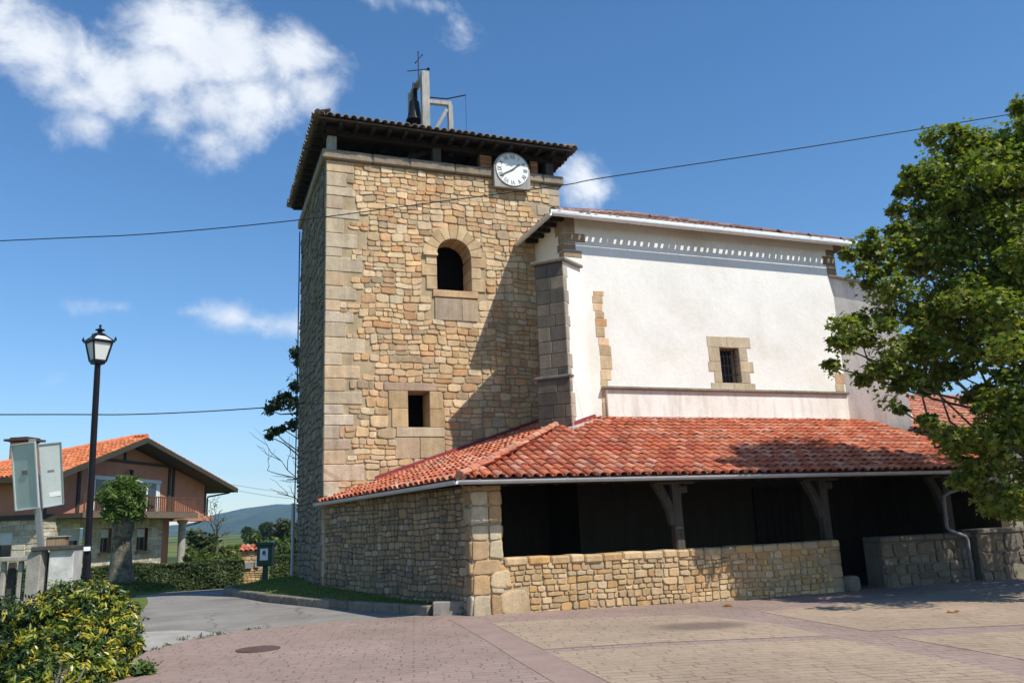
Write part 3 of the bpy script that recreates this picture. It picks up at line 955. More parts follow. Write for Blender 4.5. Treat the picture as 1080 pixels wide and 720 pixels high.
    for (px, py) in ((X0+.14, Y0+.14), (5.75, Y0+.1), (9.1, Y0+.14), (X0+.14, Y1-.2), (9.1, Y1-.2), (X0+.14, 22.6), (9.1, 22.6), (6.05, Y1-.2)):
        mb = MB(); mb.box((px, py, (zt0+11.70)/2), (.24, .24, 11.70-zt0), bev=.015)
        mb.build('belfry_post', MAT['wood_pale'] if px < 3 and py < 21 else MAT['wood_grey'], T)
    mb = MB()
    mb.box((6.05, Y0+.12, 11.79), (6.7, .24, .17), bev=.01); mb.box((6.05, Y1-.2, 11.79), (6.7, .24, .17), bev=.01)
    mb.box((X0+.1, 22.6, 11.793), (.24, 5.6, .16), bev=.01); mb.box((X1-.1, 22.6, 11.793), (.24, 5.6, .16), bev=.01)
    for xx in (4.2, 5.0, 6.9): mb.bar((xx, Y0+.25, 11.76), (xx+.2, Y1-.3, 11.76), .16, .16)
    mb.bar((4.7, Y0+.3, zt0), (5.6, Y0+.35, 11.72), .14)
    mb.build('wall_plate', MAT['wood_dark'], T)
    for cx, wd in ((7.17, .34), (8.62, .22)):
        mb = MB()
        for i in range(6):
            n = max(1, round(wd/.24))
            for q in range(n):
                mb.box((cx - wd/2 + wd/n*(q+.5), Y0+.14, zt0+.035+i*.07), (wd/n-.008, .24, .060), tuple(V3((1, 1, 1))*r2.uniform(.7, 1.2)))
        mb.box((cx, Y0+.16, zt0+.22), (wd-.01, .22, .44), (.9, 1.2, 1.6))
        mb.build('brick_panel', simple('brick_t', (.44, .19, .095), .9, 0, .25, 5, .3, use_tint=True), T)
    mb = MB()    # black sheet behind, standing in for the dark inside of the belfry
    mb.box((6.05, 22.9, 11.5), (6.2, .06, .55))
    mb.build('belfry_dark', MAT['black_void'], T)
    # roof
    RX0, RX1, RY0, RY1 = 2.48, 9.62, 19.44, 25.75
    apx0, apx1, ay, az = 5.4, 6.65, 22.6, 12.9
    zE = 11.90
    mb = MB()
    A, B, C_, D = V3((RX0, RY0, zE)), V3((RX1, RY0, zE)), V3((RX1, RY1, zE)), V3((RX0, RY1, zE))
    P, Q = V3((apx0, ay, az)), V3((apx1, ay, az))
    zs = V3((0, 0, .012)); t_ = (.10, .08, .065)
    mb.add([A, B, C_, D, P, Q], [(0, 1, 5, 4), (1, 2, 5), (2, 3, 4, 5), (3, 0, 4)], t_)
    lo = V3((0, 0, -.045))
    mb.add([A+lo, B+lo, C_+lo, D+lo, P+lo, Q+lo], [(4, 5, 1, 0), (5, 2, 1), (5, 4, 3, 2), (4, 0, 3)], t_)
    for a, b in ((A, B), (B, C_), (C_, D), (D, A)): mb.quad(a, b, b+lo, a+lo, t_)
    rt_ = random.Random(21)
    def face(a, b, p, q):
        U = (b-a).normalized(); Lu = (b-a).length
        foot = (p-a).dot(U); S = (p - a - U*foot); Ls = S.length; S.normalize()
        fq = (q-a).dot(U)
        def inside(u, s):
            t = s/Ls
            return foot*t-.02 < u < Lu+(fq-Lu)*t+.02 and t < 1
        tiles(mb, a, U, S, inside, Lu, Ls, rt_, GREY_PAL, pitch=.20, start=-.10, lift=.02, detail=5)
    face(A, B, P, Q); face(B, C_, Q, Q); face(C_, D, Q, P); face(D, A, P, P)
    for a, b in ((A, P), (B, Q), (C_, Q), (D, P), (P, Q)):
        d = (b-a); n = max(1, int(d.length/.33)); e = d/n
        for i in range(n):
            p0 = a+e*i+V3((0, 0, .10)); mb.tube([p0, p0+e*1.1], [.095, .08], 8, rt_.choice(GREY_PAL))
    roof = mb.build('roof', MAT['tile'], T)
    def rafter(a, b):
        mb = MB(); mb.bar(a, b, .085, .11); mb.build('rafter', MAT['wood_dark'], roof)
    for i in range(17):
        x = RX0+.18+i*(RX1-RX0-.36)/16
        rafter((x, RY0+.05, 11.80), (x, Y0+.35, 11.85))
    for i in range(15):
        y = RY0+.4+i*(RY1-RY0-.6)/14
        for xx, s in ((RX0+.05, 1), (RX1-.05, -1)):
            rafter((xx, y, 11.80), (xx+s*.66, y, 11.85))
    # clock
    cc = V3((7.84, 19.74, 11.22))
    mb = MB()
    n = 40; poly = []
    RR = .53
    for k in range(n+1):
        a = math.pi*k/n; poly.append(cc + V3((RR*math.cos(a), .03, RR*math.sin(a))))
    poly += [cc+V3((-RR, .03, -RR)), cc+V3((RR, .03, -RR))]
    mb.prism(poly, (0, .14, 0))
    clock = mb.build('clock', MAT['wood_pale'], T)
    mb = MB()
    poly = [cc + V3((.475*math.cos(2*math.pi*k/48), 0, .475*math.sin(2*math.pi*k/48))) for k in range(48)]
    mb.prism(poly, (0, .029, 0))
    mb.build('dial', MAT['white_paint'], clock)
    nums = ['XII', 'I', 'II', 'III', 'IV', 'V', 'VI', 'VII', 'VIII', 'IX', 'X', 'XI']
    for i, s in enumerate(nums):
        cu = bpy.data.curves.new('numeral', 'FONT'); cu.body = s; cu.size = .17; cu.align_x = 'CENTER'; cu.align_y = 'CENTER'; cu.extrude = .003
        to = bpy.data.objects.new('numeral_src', cu); COL.objects.link(to)
        dg = bpy.context.evaluated_depsgraph_get()
        me = bpy.data.meshes.new_from_object(to.evaluated_get(dg))
        bpy.data.objects.remove(to); me.name = 'numeral'
        a = math.pi/2 - i*math.pi/6
        Mx = Matrix.Translation(cc + V3((.375*math.cos(a), -.004, .375*math.sin(a)))) @ Matrix.Rotation(math.pi/2-a, 4, 'Y') @ Matrix.Rotation(math.pi/2, 4, 'X') @ Matrix.Diagonal((.8, 1.05, 1, 1))
        me.transform(Mx)
        me.materials.clear(); me.materials.append(MAT['dial_black'])
        o = bpy.data.objects.new('numeral', me); COL.objects.link(o)
        o.parent = clock; o.matrix_parent_inverse = (T.matrix_basis @ Matrix()).inverted() if False else Matrix()
        o.matrix_parent_inverse = clock_inv(clock)
    for nm, ang, L_, wd, dy in (('hand', R(90-50), .27, .035, -.016), ('hand', R(90-240), .41, .026, -.024)):
        d = V3((math.cos(ang), 0, math.sin(ang)))
        mb = MB(); mb.bar(cc+V3((0, dy, 0))-d*.07, cc+V3((0, dy, 0))+d*L_, .008, wd, upv=d.cross(V3((0, 1, 0))))
        mb.build(nm, MAT['dial_black'], clock)
    # bell gable on the roof
    mb = MB()
    mb.bar((5.86, 21.5, 12.3), (5.86, 21.5, 14.86), .23, .20, bev=.01)
    mb.bar((5.64, 22.25, 12.3), (5.64, 22.25, 14.55), .20, .18, bev=.01)
    mb.bar((5.87, 21.42, 14.83), (5.64, 22.33, 14.52), .15, .12, bev=.01)
    mb.bar((5.86, 21.5, 13.92), (6.66, 21.5, 13.95), .13, .14, bev=.01)
    mb.bar((6.62, 21.5, 12.3), (6.62, 21.5, 13.9), .14, .14, bev=.01)
    mb.bar((6.02, 21.5, 12.8), (6.52, 21.5, 13.75), .10, .10, bev=.01)
    fr = mb.build('bell_frame', MAT['wood_pale'], T)
    mb = MB()
    bc = V3((5.62, 21.85, 13.42))
    mb.lathe(bc, [(.02, .66), (.11, .66), (.15, .60), (.165, .42), (.185, .26), (.21, .12), (.26, .0), (.23, .0), (.14, .25)], 18)
    mb.bar(bc+V3((0, 0, .75)), bc+V3((0, 0, 1.25)), .09, .09)
    mb.bar(bc+V3((-.05, -.36, .95)), bc+V3((.16, .42, .95)), .10, .14)
    mb.build('bell', MAT['bronze'], fr, smooth=False)
    mb = MB()
    b0 = V3((5.75, 21.8, 14.7))
    mb.tube([b0, b0+V3((0, 0, 1.0))], .018, 6)
    mb.tube([b0+V3((-.34, 0, .30)), b0+V3((.26, -.02, .46))], .014, 6)
    mb.lathe(b0+V3((.30, -.02, .42)), [(.0, .0), (.055, .04), (.055, .06), (0, .11)], 8)
    mb.tube([b0+V3((-.09, 0, .62)), b0+V3((.12, 0, .92))], .012, 6)
    for q in ((0, 0, 1.0), (-.09, 0, .62), (.12, 0, .92)): mb.lathe(b0+V3(q), [(.0, -.03), (.028, 0), (.0, .03)], 8)
    mb.build('weather_cross', MAT['iron'], fr)
    mb = MB()
    mb.tube([(5.9, 21.42, 14.02), (6.5, 21.42, 14.06), (7.10, 21.42, 14.28)], .02, 6)
    mb.tube([(7.10, 21.42, 14.28), (7.08, 21.42, 12.6)], .006, 5)
    mb.build('bell_pull', MAT['iron'], fr)
    # conductor and its pipe on the far left corner
    mb = MB()
    mb.tube([(2.70, 25.22, .3), (2.72, 25.22, 6.2), (2.72, 25.22, 10.9)], .018, 6)
    mb.build('conductor', MAT['iron'], T)
    mb = MB()
    mb.tube([(2.66, 25.2, .1), (2.66, 25.2, 2.5)], .045, 8)
    for z in (.6, 1.6, 2.4): mb.tube([(2.66, 25.2, z), (2.66, 25.2, z+.06)], .055, 8)
    mb.build('conductor_pipe', MAT['galv'], T)

def clock_inv(o):
    # rest matrix of a part: its thing sits at the thing's base, parts carry world coordinates
    m = Matrix(); p = o
    chain = []
    while p is not None:
        chain.append(p); p = p.parent
    for p in reversed(chain):
        m = m @ (p.matrix_parent_inverse if p.parent else Matrix()) @ p.matrix_basis
    return m.inverted()

# parts of parts: make MB.build use the full chain
_old_build = MB.build
def _build(s, name, mats, parent=None, smooth=False, recalc=True):
    o = _old_build(s, name, mats, None, smooth, recalc)
    if parent is not None:
        o.parent = parent
        o.matrix_parent_inverse = clock_inv(parent)
    return o
MB.build = _build
bell_tower()

# ------------------------------------------------------------------ nave
def nave():
    T = thing('church_nave', (12.8, 22.5, 0), 'whitewashed church nave with stone diagonal buttresses and tiled roof', 'church')
    r2 = random.Random(31)
    X0, X1, Y0, Y1, ZT = 8.5, 17.2, 18.1, 27.0, 9.33
    # plaster walls
    mb = MB()
    O = V3((X0, Y0, 3.6)); h = ZT-3.6
    holed(mb, O, X_, Z_, X1-X0, h, [(12.9-X0, 5.06-3.6, 13.51-X0, 6.02-3.6)], (1, 1, 1))
    holed(mb, V3((X0, Y1, 3.6)), V3((0, -1, 0)), Z_, Y1-Y0, h, [], (1, 1, 1))
    holed(mb, V3((X1, Y0, 3.6)), V3((0, 1, 0)), Z_, Y1-Y0, h, [], (1, 1, 1))
    holed(mb, V3((X1, Y1, 3.6)), V3((-1, 0, 0)), Z_, X1-X0, h, [], (1, 1, 1))
    mb.build('wall', MAT['plaster'], T)
    mb = MB()
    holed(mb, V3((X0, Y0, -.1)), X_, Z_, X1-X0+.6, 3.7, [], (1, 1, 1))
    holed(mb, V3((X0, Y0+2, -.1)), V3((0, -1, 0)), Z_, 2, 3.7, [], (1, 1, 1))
    o = mb.build('lower_wall', MAT['plaster_shade'], T); o['label'] = 'nave wall inside the porch with the porch shade in its colour'
    # plinth with string course
    mb = MB()
    mb.box(((9.42+16.95)/2, Y0-.03, 4.45), (16.95-9.42, .10, .72), bev=.01)
    mb.build('plinth', MAT['plaster_stained'], T)
    mb = MB()
    x = 9.30
    while x < 16.95:
        s = min(r2.uniform(1.0, 1.7), 16.97-x)
        t = r2.uniform(.8, 1.1)
        mb.box((x+s/2, Y0-.06, 4.845+r2.uniform(-.006, .006)), (s-.006, .22, .065), (.30*t, .27*t, .22*t), bev=.012)
        x += s
    mb.build('string_course', MAT['stone'], T)
    mb = MB()
    x = 8.9
    while x < 17.2:
        s = min(r2.uniform(1.2, 2.2), 17.2-x)
        t = r2.uniform(.85, 1.1)
        mb.box((x+s/2, Y0-.09, 4.065+r2.uniform(-.004, .004)), (s-.004, .22, .05), (.46*t, .43*t, .37*t), bev=.01)
        x += s
    mb.build('flashing_course', MAT['stone'], T)
    # exposed stone strip beside the left buttress
    mb = MB(); z = 4.12
    while z < 7.3:
        hh = r2.uniform(.18, .34)
        xa = 9.34 - (z-4.1)*.03 + r2.uniform(-.05, .03); wd = r2.uniform(.22, .36)
        dressed(mb, V3((0, Y0, 0)), X_, Z_, xa, xa+wd, z, min(z+hh, 7.36), TOWER_PAL, r2, .1, .012, .01, .95)
        z += hh
    mb.build('bare_stone_strip', MAT['stone'], T)
    mb = MB()
    z = 4.12
    while z < 5.4:
        hh = r2.uniform(.2, .34); wd = r2.uniform(.25, .4)
        dressed(mb, V3((0, Y0, 0)), X_, Z_, 16.62+r2.uniform(-.05, .05), 16.62+wd, z, z+hh, TOWER_PAL, r2, .1, .012, .01, .85)
        z += hh
    mb.build('bare_stone_strip', MAT['stone'], T)
    mb = MB()
    for z0, z1, wd, ws in ((8.62, 8.86, .62, .3), (8.86, 9.30, .34, .5), (8.4, 8.62, .34, .4), (8.2, 8.4, .5, .3)):
        dressed(mb, V3((X0, Y0, 0)), X_, Z_, -.012, wd, z0, z1, [(.36, .26, .17)], r2, .3, .012, .01)
        dressed(mb, V3((X0, Y0+2, 0)), V3((0, -1, 0)), Z_, 2-ws, 1.995, z0, z1, [(.34, .26, .18)], r2, .2, .010, .01)
    mb.build('quoins', MAT['stone'], T)
    mb = MB()
    for z0, z1, wd in ((8.62, 8.9, .45), (8.32, 8.62, .34), (8.9, 9.1, .3)):
        dressed(mb, V3((X1, Y0, 0)), X_, Z_, -wd, .012, z0, z1, [(.28, .20, .13)], r2, .3, .012, .01)
    mb.build('quoins', MAT['stone'], T)
    # window
    mb = MB(); Ow = V3((0, Y0, 0))
    for a, b, c, d in ((12.53, 13.15, 6.02, 6.32), (13.15, 13.92, 6.02, 6.33), (12.55, 12.9, 5.62, 6.02), (12.66, 12.9, 5.06, 5.35), (12.50, 12.9, 5.35, 5.62),
                       (13.51, 13.78, 5.66, 6.02), (13.51, 13.94, 5.36, 5.66), (13.51, 13.80, 5.06, 5.36), (12.53, 13.25, 4.86, 5.06), (13.25, 13.94, 4.86, 5.06)):
        dressed(mb, Ow, X_, Z_, a, b, c, d, [(.56, .47, .34), (.52, .43, .30), (.57, .46, .31)], r2, .45, .014, .008)
    o = mb.build('window', MAT['stone'], T)
    mb = MB()
    mb.quad((12.85, Y0+.42, 5.0), (13.55, Y0+.42, 5.0), (13.55, Y0+.42, 6.06), (12.85, Y0+.42, 6.06))
    mb.build('pane', MAT['glass'], o)
    mb = MB()
    for i in range(5): mb.bar((12.98+i*.113, Y0+.12, 5.05), (12.98+i*.113, Y0+.12, 6.03), .02)
    for z in (5.3, 5.55, 5.8): mb.bar((12.88, Y0+.12, z), (13.53, Y0+.12, z), .016)
    mb.build('grille', MAT['iron'], o)
    # buttresses
    def buttress(corner, d, L_, wd, ztop_w, ztop_o, zst, left):
        d = V3(d).normalized(); sd = V3((-d.y, d.x, 0))      # sd: left of d
        if sd.y > 0 and not left: pass
        c = V3((*corner, 0))
        mb = MB()
        def blockcourse(face_O, U, wlen, z0, z1, mat_pal, proud=.0, f=1.0):
            x = 0
            while x < wlen-1e-4:
                s = min(r2.uniform(.28, .5), wlen-x)
                if wlen-x-s < .14: s = wlen-x
                dressed(mb, face_O, U, Z_, x, x+s, z0, z1, mat_pal, r2, .12, .012+proud, .012, f)
                x += s
        hb = .0
        e = c + d*L_
        # body
        def body(wd_, L2, z0, zt_w, zt_o, mat_i):
            a = c - d*.6 + sd*(wd_/2); b = c + d*L2 + sd*(wd_/2)
            a2 = c - d*.6 - sd*(wd_/2); b2 = c + d*L2 - sd*(wd_/2)
            z = lambda p, q: V3((p.x, p.y, q))
            vs = [z(a, z0), z(b, z0), z(b2, z0), z(a2, z0), z(a, zt_w), z(b, zt_o), z(b2, zt_o), z(a2, zt_w)]
            if left:
                mb.add(vs, [(0, 1, 5, 4)], (1, 1, 1), 1)
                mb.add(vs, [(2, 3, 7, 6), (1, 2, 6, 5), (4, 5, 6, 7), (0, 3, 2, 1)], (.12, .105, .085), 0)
            else: mb.add(vs, [(0, 1, 5, 4), (2, 3, 7, 6), (1, 2, 6, 5), (4, 5, 6, 7), (0, 3, 2, 1)], (1, 1, 1), 1)
        body(wd, L_, 3.0, ztop_w, ztop_o, 1)
        if zst: body(wd+.10, L_+.07, 3.0, zst+.02, zst, 1)
        if left:
            # stone end face and outer edge blocks
            zs = [3.3]
            while zs[-1] < ztop_o-.05: zs.append(min(ztop_o-.03, zs[-1]+r2.uniform(.26, .38)))
            U = sd.cross(Z_)
            Uf = -sd if (-sd).cross(Z_).dot(d) > 0 else sd
            for z0, z1 in zip(zs, zs[1:]):
                low = zst and (z0+z1)/2 < zst
                L2, w2 = (L_+.07, wd+.10) if low else (L_, wd)
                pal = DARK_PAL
                fo = c + d*L2 - Uf*(w2/2)
                blockcourse(fo, Uf, w2, z0, z1, pal, 0, .72 if low else 1.0)
                # lit side: short quoin returns
                Us = Uf.cross(Z_); 
                side = Uf
                so = c + d*L2 + Uf*(w2/2)
                Ud = -d
                wq = r2.choice((.16, .30, .22))
                dressed(mb, so, Ud, Z_, -.004, wq, z0, z1, [(.42, .37, .29), (.36, .31, .25), (.46, .40, .32)], r2, .1, .012, .012)
                # shaded side all stone
                so2 = c - Uf*(w2/2) - d*.6
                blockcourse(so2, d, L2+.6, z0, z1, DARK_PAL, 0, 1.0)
        o = mb.build('buttress', [MAT['stone'], MAT['plaster'] if left else MAT['plaster_grey']], T)
        # caps
        mb = MB()
        a = c - d*.1; b = c + d*(L_+.09)
        sl = (ztop_w-ztop_o)/(L_+.6)
        za = ztop_o + sl*(L_+.1)
        mb.bar(V3((a.x, a.y, za+.04)), V3((b.x, b.y, ztop_o+.035)), wd+.18, .075, (.26, .24, .20), bev=.015)
        if zst:
            mb.build('cap', MAT['stone'], o); mb = MB()
            b = c + d*(L_+.12)
            mb.bar(V3((b.x, b.y, zst+.03))-d*.22, V3((b.x, b.y, zst+.02)), wd+.2, .06, (.24, .22, .19), bev=.012)
        mb.build('cap', MAT['stone'], o)
    buttress((8.5, 18.1), (-1, -1, 0), 1.15, .72, 7.92, 7.70, 4.90, True)
    buttress((17.25, 18.35), (1, -1, 0), 1.55, .72, 8.45, 7.66, None, False)
    # mortar fillet and red flashing at the foot of the left buttress
    mb = MB()
    c = V3((8.5, 18.1, 0)); d = V3((-1, -1, 0)).normalized(); sd = V3((1, -1, 0)).normalized()
    e = c + d*1.28
    mb.bar(e-sd*.46+V3((0, 0, 3.62)), e+sd*.5+V3((0, 0, 3.66)), .14, .16, bev=.04)
    p = e+sd*.44
    mb.bar(V3((p.x, p.y, 3.68)), V3((9.15, 18.0, 4.03)), .14, .12, bev=.03)
    mb.build('mortar_fillet', MAT['mortar'], T)
    mb = MB()
    mb.bar(V3((p.x-.03, p.y+.04, 3.76)), V3((9.02, 17.96, 4.10)), .05, .14)
    mb.bar(V3((9.0, 18.03, 4.10)), V3((17.2, 18.03, 4.10)), .03, .05)
    mb.build('flashing', MAT['flash_red'], T)
    # roof: hipped, tiles overhang the boarding a little so that light slips through
    RX0, RX1, RY0, RY1, zE = 8.12, 17.72, 17.82, 27.4, 9.24
    sl = .465
    A, B, C_, D = V3((RX0, RY0, zE)), V3((RX1, RY0, zE)), V3((RX1, RY1, zE)), V3((RX0, RY1, zE))
    my = (RY0+RY1)/2; hz = zE + sl*(my-RY0)
    P, Q = V3((RX0+(my-RY0), my, hz)), V3((RX1-(my-RY0)*.96, my, hz))
    if P.x > Q.x: P.x = Q.x = (P.x+Q.x)/2
    Q.x = max(Q.x, P.x+.05)
    mb = MB(); t_ = (.16, .10, .08); lo = V3((0, 0, -.035))
    mb.add([A, B, C_, D, P, Q], [(0, 1, 5, 4), (1, 2, 5), (2, 3, 4, 5), (3, 0, 4)], t_)
    mb.add([A+lo, B+lo, C_+lo, D+lo, P+lo, Q+lo], [(4, 5, 1, 0), (5, 2, 1), (5, 4, 3, 2), (4, 0, 3)], t_)
    for a, b in ((A, B), (B, C_), (C_, D), (D, A)): mb.quad(a, b, b+lo, a+lo, t_)
    rt_ = random.Random(5)
    def face(a, b, p, q, ov, smax):
        U = (b-a).normalized(); Lu = (b-a).length
        foot = (p-a).dot(U); S = (p - a - U*foot); Ls = S.length; S.normalize()
        fq = (q-a).dot(U)
        def inside(u, s):
            t = s/Ls
            return foot*t-.02 < u < Lu+(fq-Lu)*t+.02 and t < 1
        tiles(mb, a, U, S, inside, Lu, min(Ls, smax), rt_, NAVE_PAL, pitch=.205, start=0.0, lift=-.012, detail=5, chan=False, over=ov, rad=.066)
    face(A, B, P, Q, .12, 9); face(B, C_, Q, Q, .1, 9); face(D, A, P, P, .1, 9); face(C_, D, Q, P, .1, 9)
    for a, b in ((A, P), (B, Q), (C_, Q), (D, P), (P, Q)):
        dd = (b-a); n = max(1, int(dd.length/.33)); e2 = dd/n
        for i in range(n):
            p0 = a+e2*i+V3((0, 0, .07)); mb.tube([p0, p0+e2*1.1], [.095, .08], 8, rt_.choice(NAVE_PAL))
    roof = mb.build('roof', MAT['tile'], T)
    def rafter(a, b, w_):
        mb = MB(); mb.bar(a, b, w_, w_+.02); mb.build('rafter', MAT['wood_dark'], roof)
    for i in range(24):
        x = RX0+.2+i*(RX1-RX0-.4)/23
        rafter((x, RY0+.01, 9.225), (x, 17.95, 9.25), .07)
    for i in range(5):
        y = RY0+.25+i*.42
        rafter((RX0+.02, y, 9.17), (X0+.02, y, 9.2), .09)
    # boards added to stop sun slipping through the eave gap near the corner
    mb = MB(); mb.box((8.42, 17.74, 9.205), (.75, .17, .012)); mb.box((8.08, 18.9, 9.207), (.10, 2.3, .012))
    mb.build('eaves_sun_stop', MAT['wood_dark'], roof)
    # box gutter, pale
    mb = MB()
    def gutter(a, b, r_=.07):
        a, b = V3(a), V3(b); dd = (b-a).normalized(); sd2 = dd.cross(Z_).normalized()
        vs, fs = [], []; n = 8
        for p in (a, b):
            for rr in (r_, r_-.006):
                for k in range(n+1):
                    th = math.pi + math.pi*k/n
                    vs.append(p + sd2*(rr*math.cos(th)) + Z_*(rr*math.sin(th)))
        m1 = n+1
        for k in range(n):
            fs.append((k, k+1, 2*m1+k+1, 2*m1+k)); fs.append((m1+k, 3*m1+k, 3*m1+k+1, m1+k+1))
        fs += [(0, 2*m1, 3*m1, m1), (n, m1+n, 3*m1+n, 2*m1+n)]
        for s in (0, 2*m1): 
            for k in range(n): fs.append((s+k, s+m1+k, s+m1+k+1, s+k+1))
        mb.add(vs, fs)
    gutter((7.97, 17.60, 9.15), (17.80, 17.60, 9.135), .075)
    gutter((7.97, 20.1, 9.15), (7.97, 17.60, 9.15), .075)
    mb.box((12.9, 17.678, 9.22), (9.8, .006, .12))  # plate added behind the gutter to block sun below the tile tips
    for i in range(13): mb.box((8.3+i*.76, 17.60, 9.145), (.02, .16, .012))
    mb.build('gutter', MAT['gutter_white'], T)
    # the sacristy-side gable wedge at the right foot
    return T
nave()

# ------------------------------------------------------------------ porch
def porch():
    T = thing('church_porch', (9.5, 16, 0), 'low church porch with red clay tile roof and rubble parapet walls', 'porch')
    r2 = random.Random(41)
    P0 = V3((4.20, 13.62, 2.42)); P1 = V3((2.72, 20.0, 2.31)); PR = V3((17.6, 13.62, 2.42))
    Hh = V3((8.47, 18.1, 4.08)); TR = V3((17.6, 18.1, 4.08)); J = V3((8.50, 20.0, 4.14))
    mb = MB(); t_ = (.40, .12, .06); lo = V3((0, 0, -.06))
    mb.add([P0, PR, TR, Hh], [(0, 1, 2, 3)], t_)
    mb.add([P1, P0, Hh, J], [(0, 1, 2, 3)], t_)
    mb.add([P0+lo, PR+lo, TR+lo, Hh+lo, P1+lo, J+lo], [(3, 2, 1, 0), (5, 3, 0, 4)], (.06, .045, .035))
    for a, b in ((P0, PR), (P1, P0), (PR, TR)): mb.quad(a, b, b+lo, a+lo, (.09, .05, .04))
    rt_ = random.Random(9)
    U = X_.copy(); S = (V3((0, Hh.y-P0.y, Hh.z-P0.z))); Ls = S.length; S.normalize()
    hipx = (Hh.x-P0.x)/Ls
    def ins(u, s): return hipx*s-.02 < u < PR.x-P0.x and s < Ls-.02
    tiles(mb, P0, U, S, ins, PR.x-P0.x, Ls, rt_, RED_PAL, start=-.06, pitch=.215, expo=.325)
    UL = (P0-P1); LU = UL.length; UL.normalize()
    # up-slope direction in the left plane, square to its eave
    nrm = (P0-P1).cross(Hh-P1).normalized()
    SL = nrm.cross(UL).normalized()
    if SL.z < 0: SL = -SL
    jj = ((J-P1).dot(UL), (J-P1).dot(SL)); hh = ((Hh-P1).dot(UL), (Hh-P1).dot(SL))
    def insL(u, s):
        # right of the tower line P1->J, left of hip P0->H
        if s > max(jj[1], hh[1]): return False
        if u < jj[0]/jj[1]*s+.03: return False
        return u < LU + (hh[0]-LU)/hh[1]*s + .02
    tiles(mb, P1, UL, SL, insL, LU+3, max(jj[1], hh[1]), rt_, RED_PAL, start=-.06, pitch=.215, expo=.325)
    e = (Hh-P0); n = int(e.length/.34); e /= n
    for i in range(n):
        p0 = P0+e*i+V3((0, 0, .075)); mb.tube([p0-V3((0, 0, .03)), p0-V3((0, 0, .03))+e*1.12], [.095, .082], 8, tuple(V3(rt_.choice(RED_PAL))*.8+V3((.04, .05, .04))))
    roof = mb.build('roof', MAT['tile'], T)
    # mortar along the hip and the tower joint
    mb = MB()
    mb.bar(P0+V3((.0, .02, .03)), Hh+V3((0, 0, .03)), .20, .08, bev=.02)
    mb.bar(P1+V3((.15, -.05, .06)), J+V3((0, -.05, .06)), .12, .14, bev=.02)
    mb.build('mortar_joint', MAT['mortar'], roof)
    mb = MB()
    mb.bar(P1+V3((1.3, -.12, .50)), J+V3((0, -.12, .13)), .05, .17)
    mb.build('flashing', MAT['flash_red'], roof)
    # gutter
    mb = MB()
    def gutter(a, b, r_=.07):
        a, b = V3(a), V3(b); dd = (b-a).normalized(); sd2 = dd.cross(Z_).normalized()
        vs, fs = [], []; n = 8
        for p in (a, b):
            for rr in (r_, r_-.006):
                for k in range(n+1):
                    th = math.pi + math.pi*k/n
                    vs.append(p + sd2*(rr*math.cos(th)) + Z_*(rr*math.sin(th)))
        m1 = n+1
        for k in range(n):
            fs.append((k, k+1, 2*m1+k+1, 2*m1+k)); fs.append((m1+k, 3*m1+k, 3*m1+k+1, m1+k+1))
        fs += [(0, 2*m1, 3*m1, m1), (n, m1+n, 3*m1+n, 2*m1+n)]
        for s in (0, 2*m1):
            for k in range(n): fs.append((s+k, s+m1+k, s+m1+k+1, s+k+1))
        mb.add(vs, fs)
    nL = V3((UL.y, -UL.x, 0))
    gutter((4.12, 13.52, 2.385), (17.3, 13.52, 2.385))
    gP1 = P1 + V3((-.10, -.02, -.02)); gutter(gP1, (4.12, 13.52, 2.385))
    for i in range(16): mb.box((4.5+i*.82, 13.52, 2.388), (.022, .155, .012))
    gut = mb.build('gutter', MAT['zinc'], T)
    mb = MB()
    mb.tube([(16.62, 13.54, 2.32), (16.58, 13.54, 2.22), (15.50, 13.85, 1.93), (15.42, 13.93, 1.85), (15.42, 13.97, 1.20), (15.46, 13.95, 1.12), (15.80, 13.86, .98), (15.84, 13.86, .9), (15.84, 13.88, .08)], .042, 9)
    for z in (1.7, 1.35, .55): mb.tube([(15.42 if z > 1 else 15.84, 13.95 if z > 1 else 13.88, z), (15.42 if z > 1 else 15.84, 13.95 if z > 1 else 13.88, z+.05)], .052, 9)
    mb.build('downpipe', simple('zinc_dull', (.22, .23, .24), .5, .1), T, smooth=True)
    # fascia and plate
    mb = MB()
    mb.box((10.9, 13.75, 2.345), (13.2, .05, .09)); mb.box((11.0, 14.35, 2.47), (13.0, .22, .16))
    eb = mb.build('eaves_beam', MAT['wood_dark'], T)
    for i in range(27):
        x = 4.6+i*.49; ye = min(18.05, 13.7 + max(0.3, (x-4.35)*1.02))
        mb = MB(); mb.bar((x, 13.78, 2.33), (x, ye, 2.33+(ye-13.78)*.373), .09, .10)
        mb.build('rafter', MAT['wood_dark'], eb)
    # front parapet
    mb = MB()
    XA, XB, YF = 5.02, 12.50, 14.08
    O = V3((XA, YF, -.05)); w = XB-XA
    holed(mb, O, X_, Z_, w, .99, [], MORTAR)
    rubble(mb, O, X_, Z_, w-.26, .97, r2, [(0, 0, .55, .6)], PARA_PAL, .30, .135, .034, .006, warp=.022, cell=.8)
    mb.box(((XA+XB)/2, YF+.245, .47), (w-.004, .47, 1.0), MORTAR_D)
    # coping stones and end stones
    x = XA+.1
    while x < XB-.02:
        s = r2.uniform(.24, .44)
        if XB-x-s < .15: s = XB-x
        if 5.6 < x < 5.9: s = .75
        t = V3(r2.choice(PARA_PAL))*r2.uniform(.85, 1.1)
        if s == .75: t = V3((.44, .40, .33))
        sag = .035*math.sin((x-XA)/w*math.pi)
        mb.box((x+s/2, YF+.20, .985-sag+r2.uniform(-.012, .012)), (s-.012, .52, .15), tuple(t), bev=.03)
        x += s
    z = -.02; k = 0
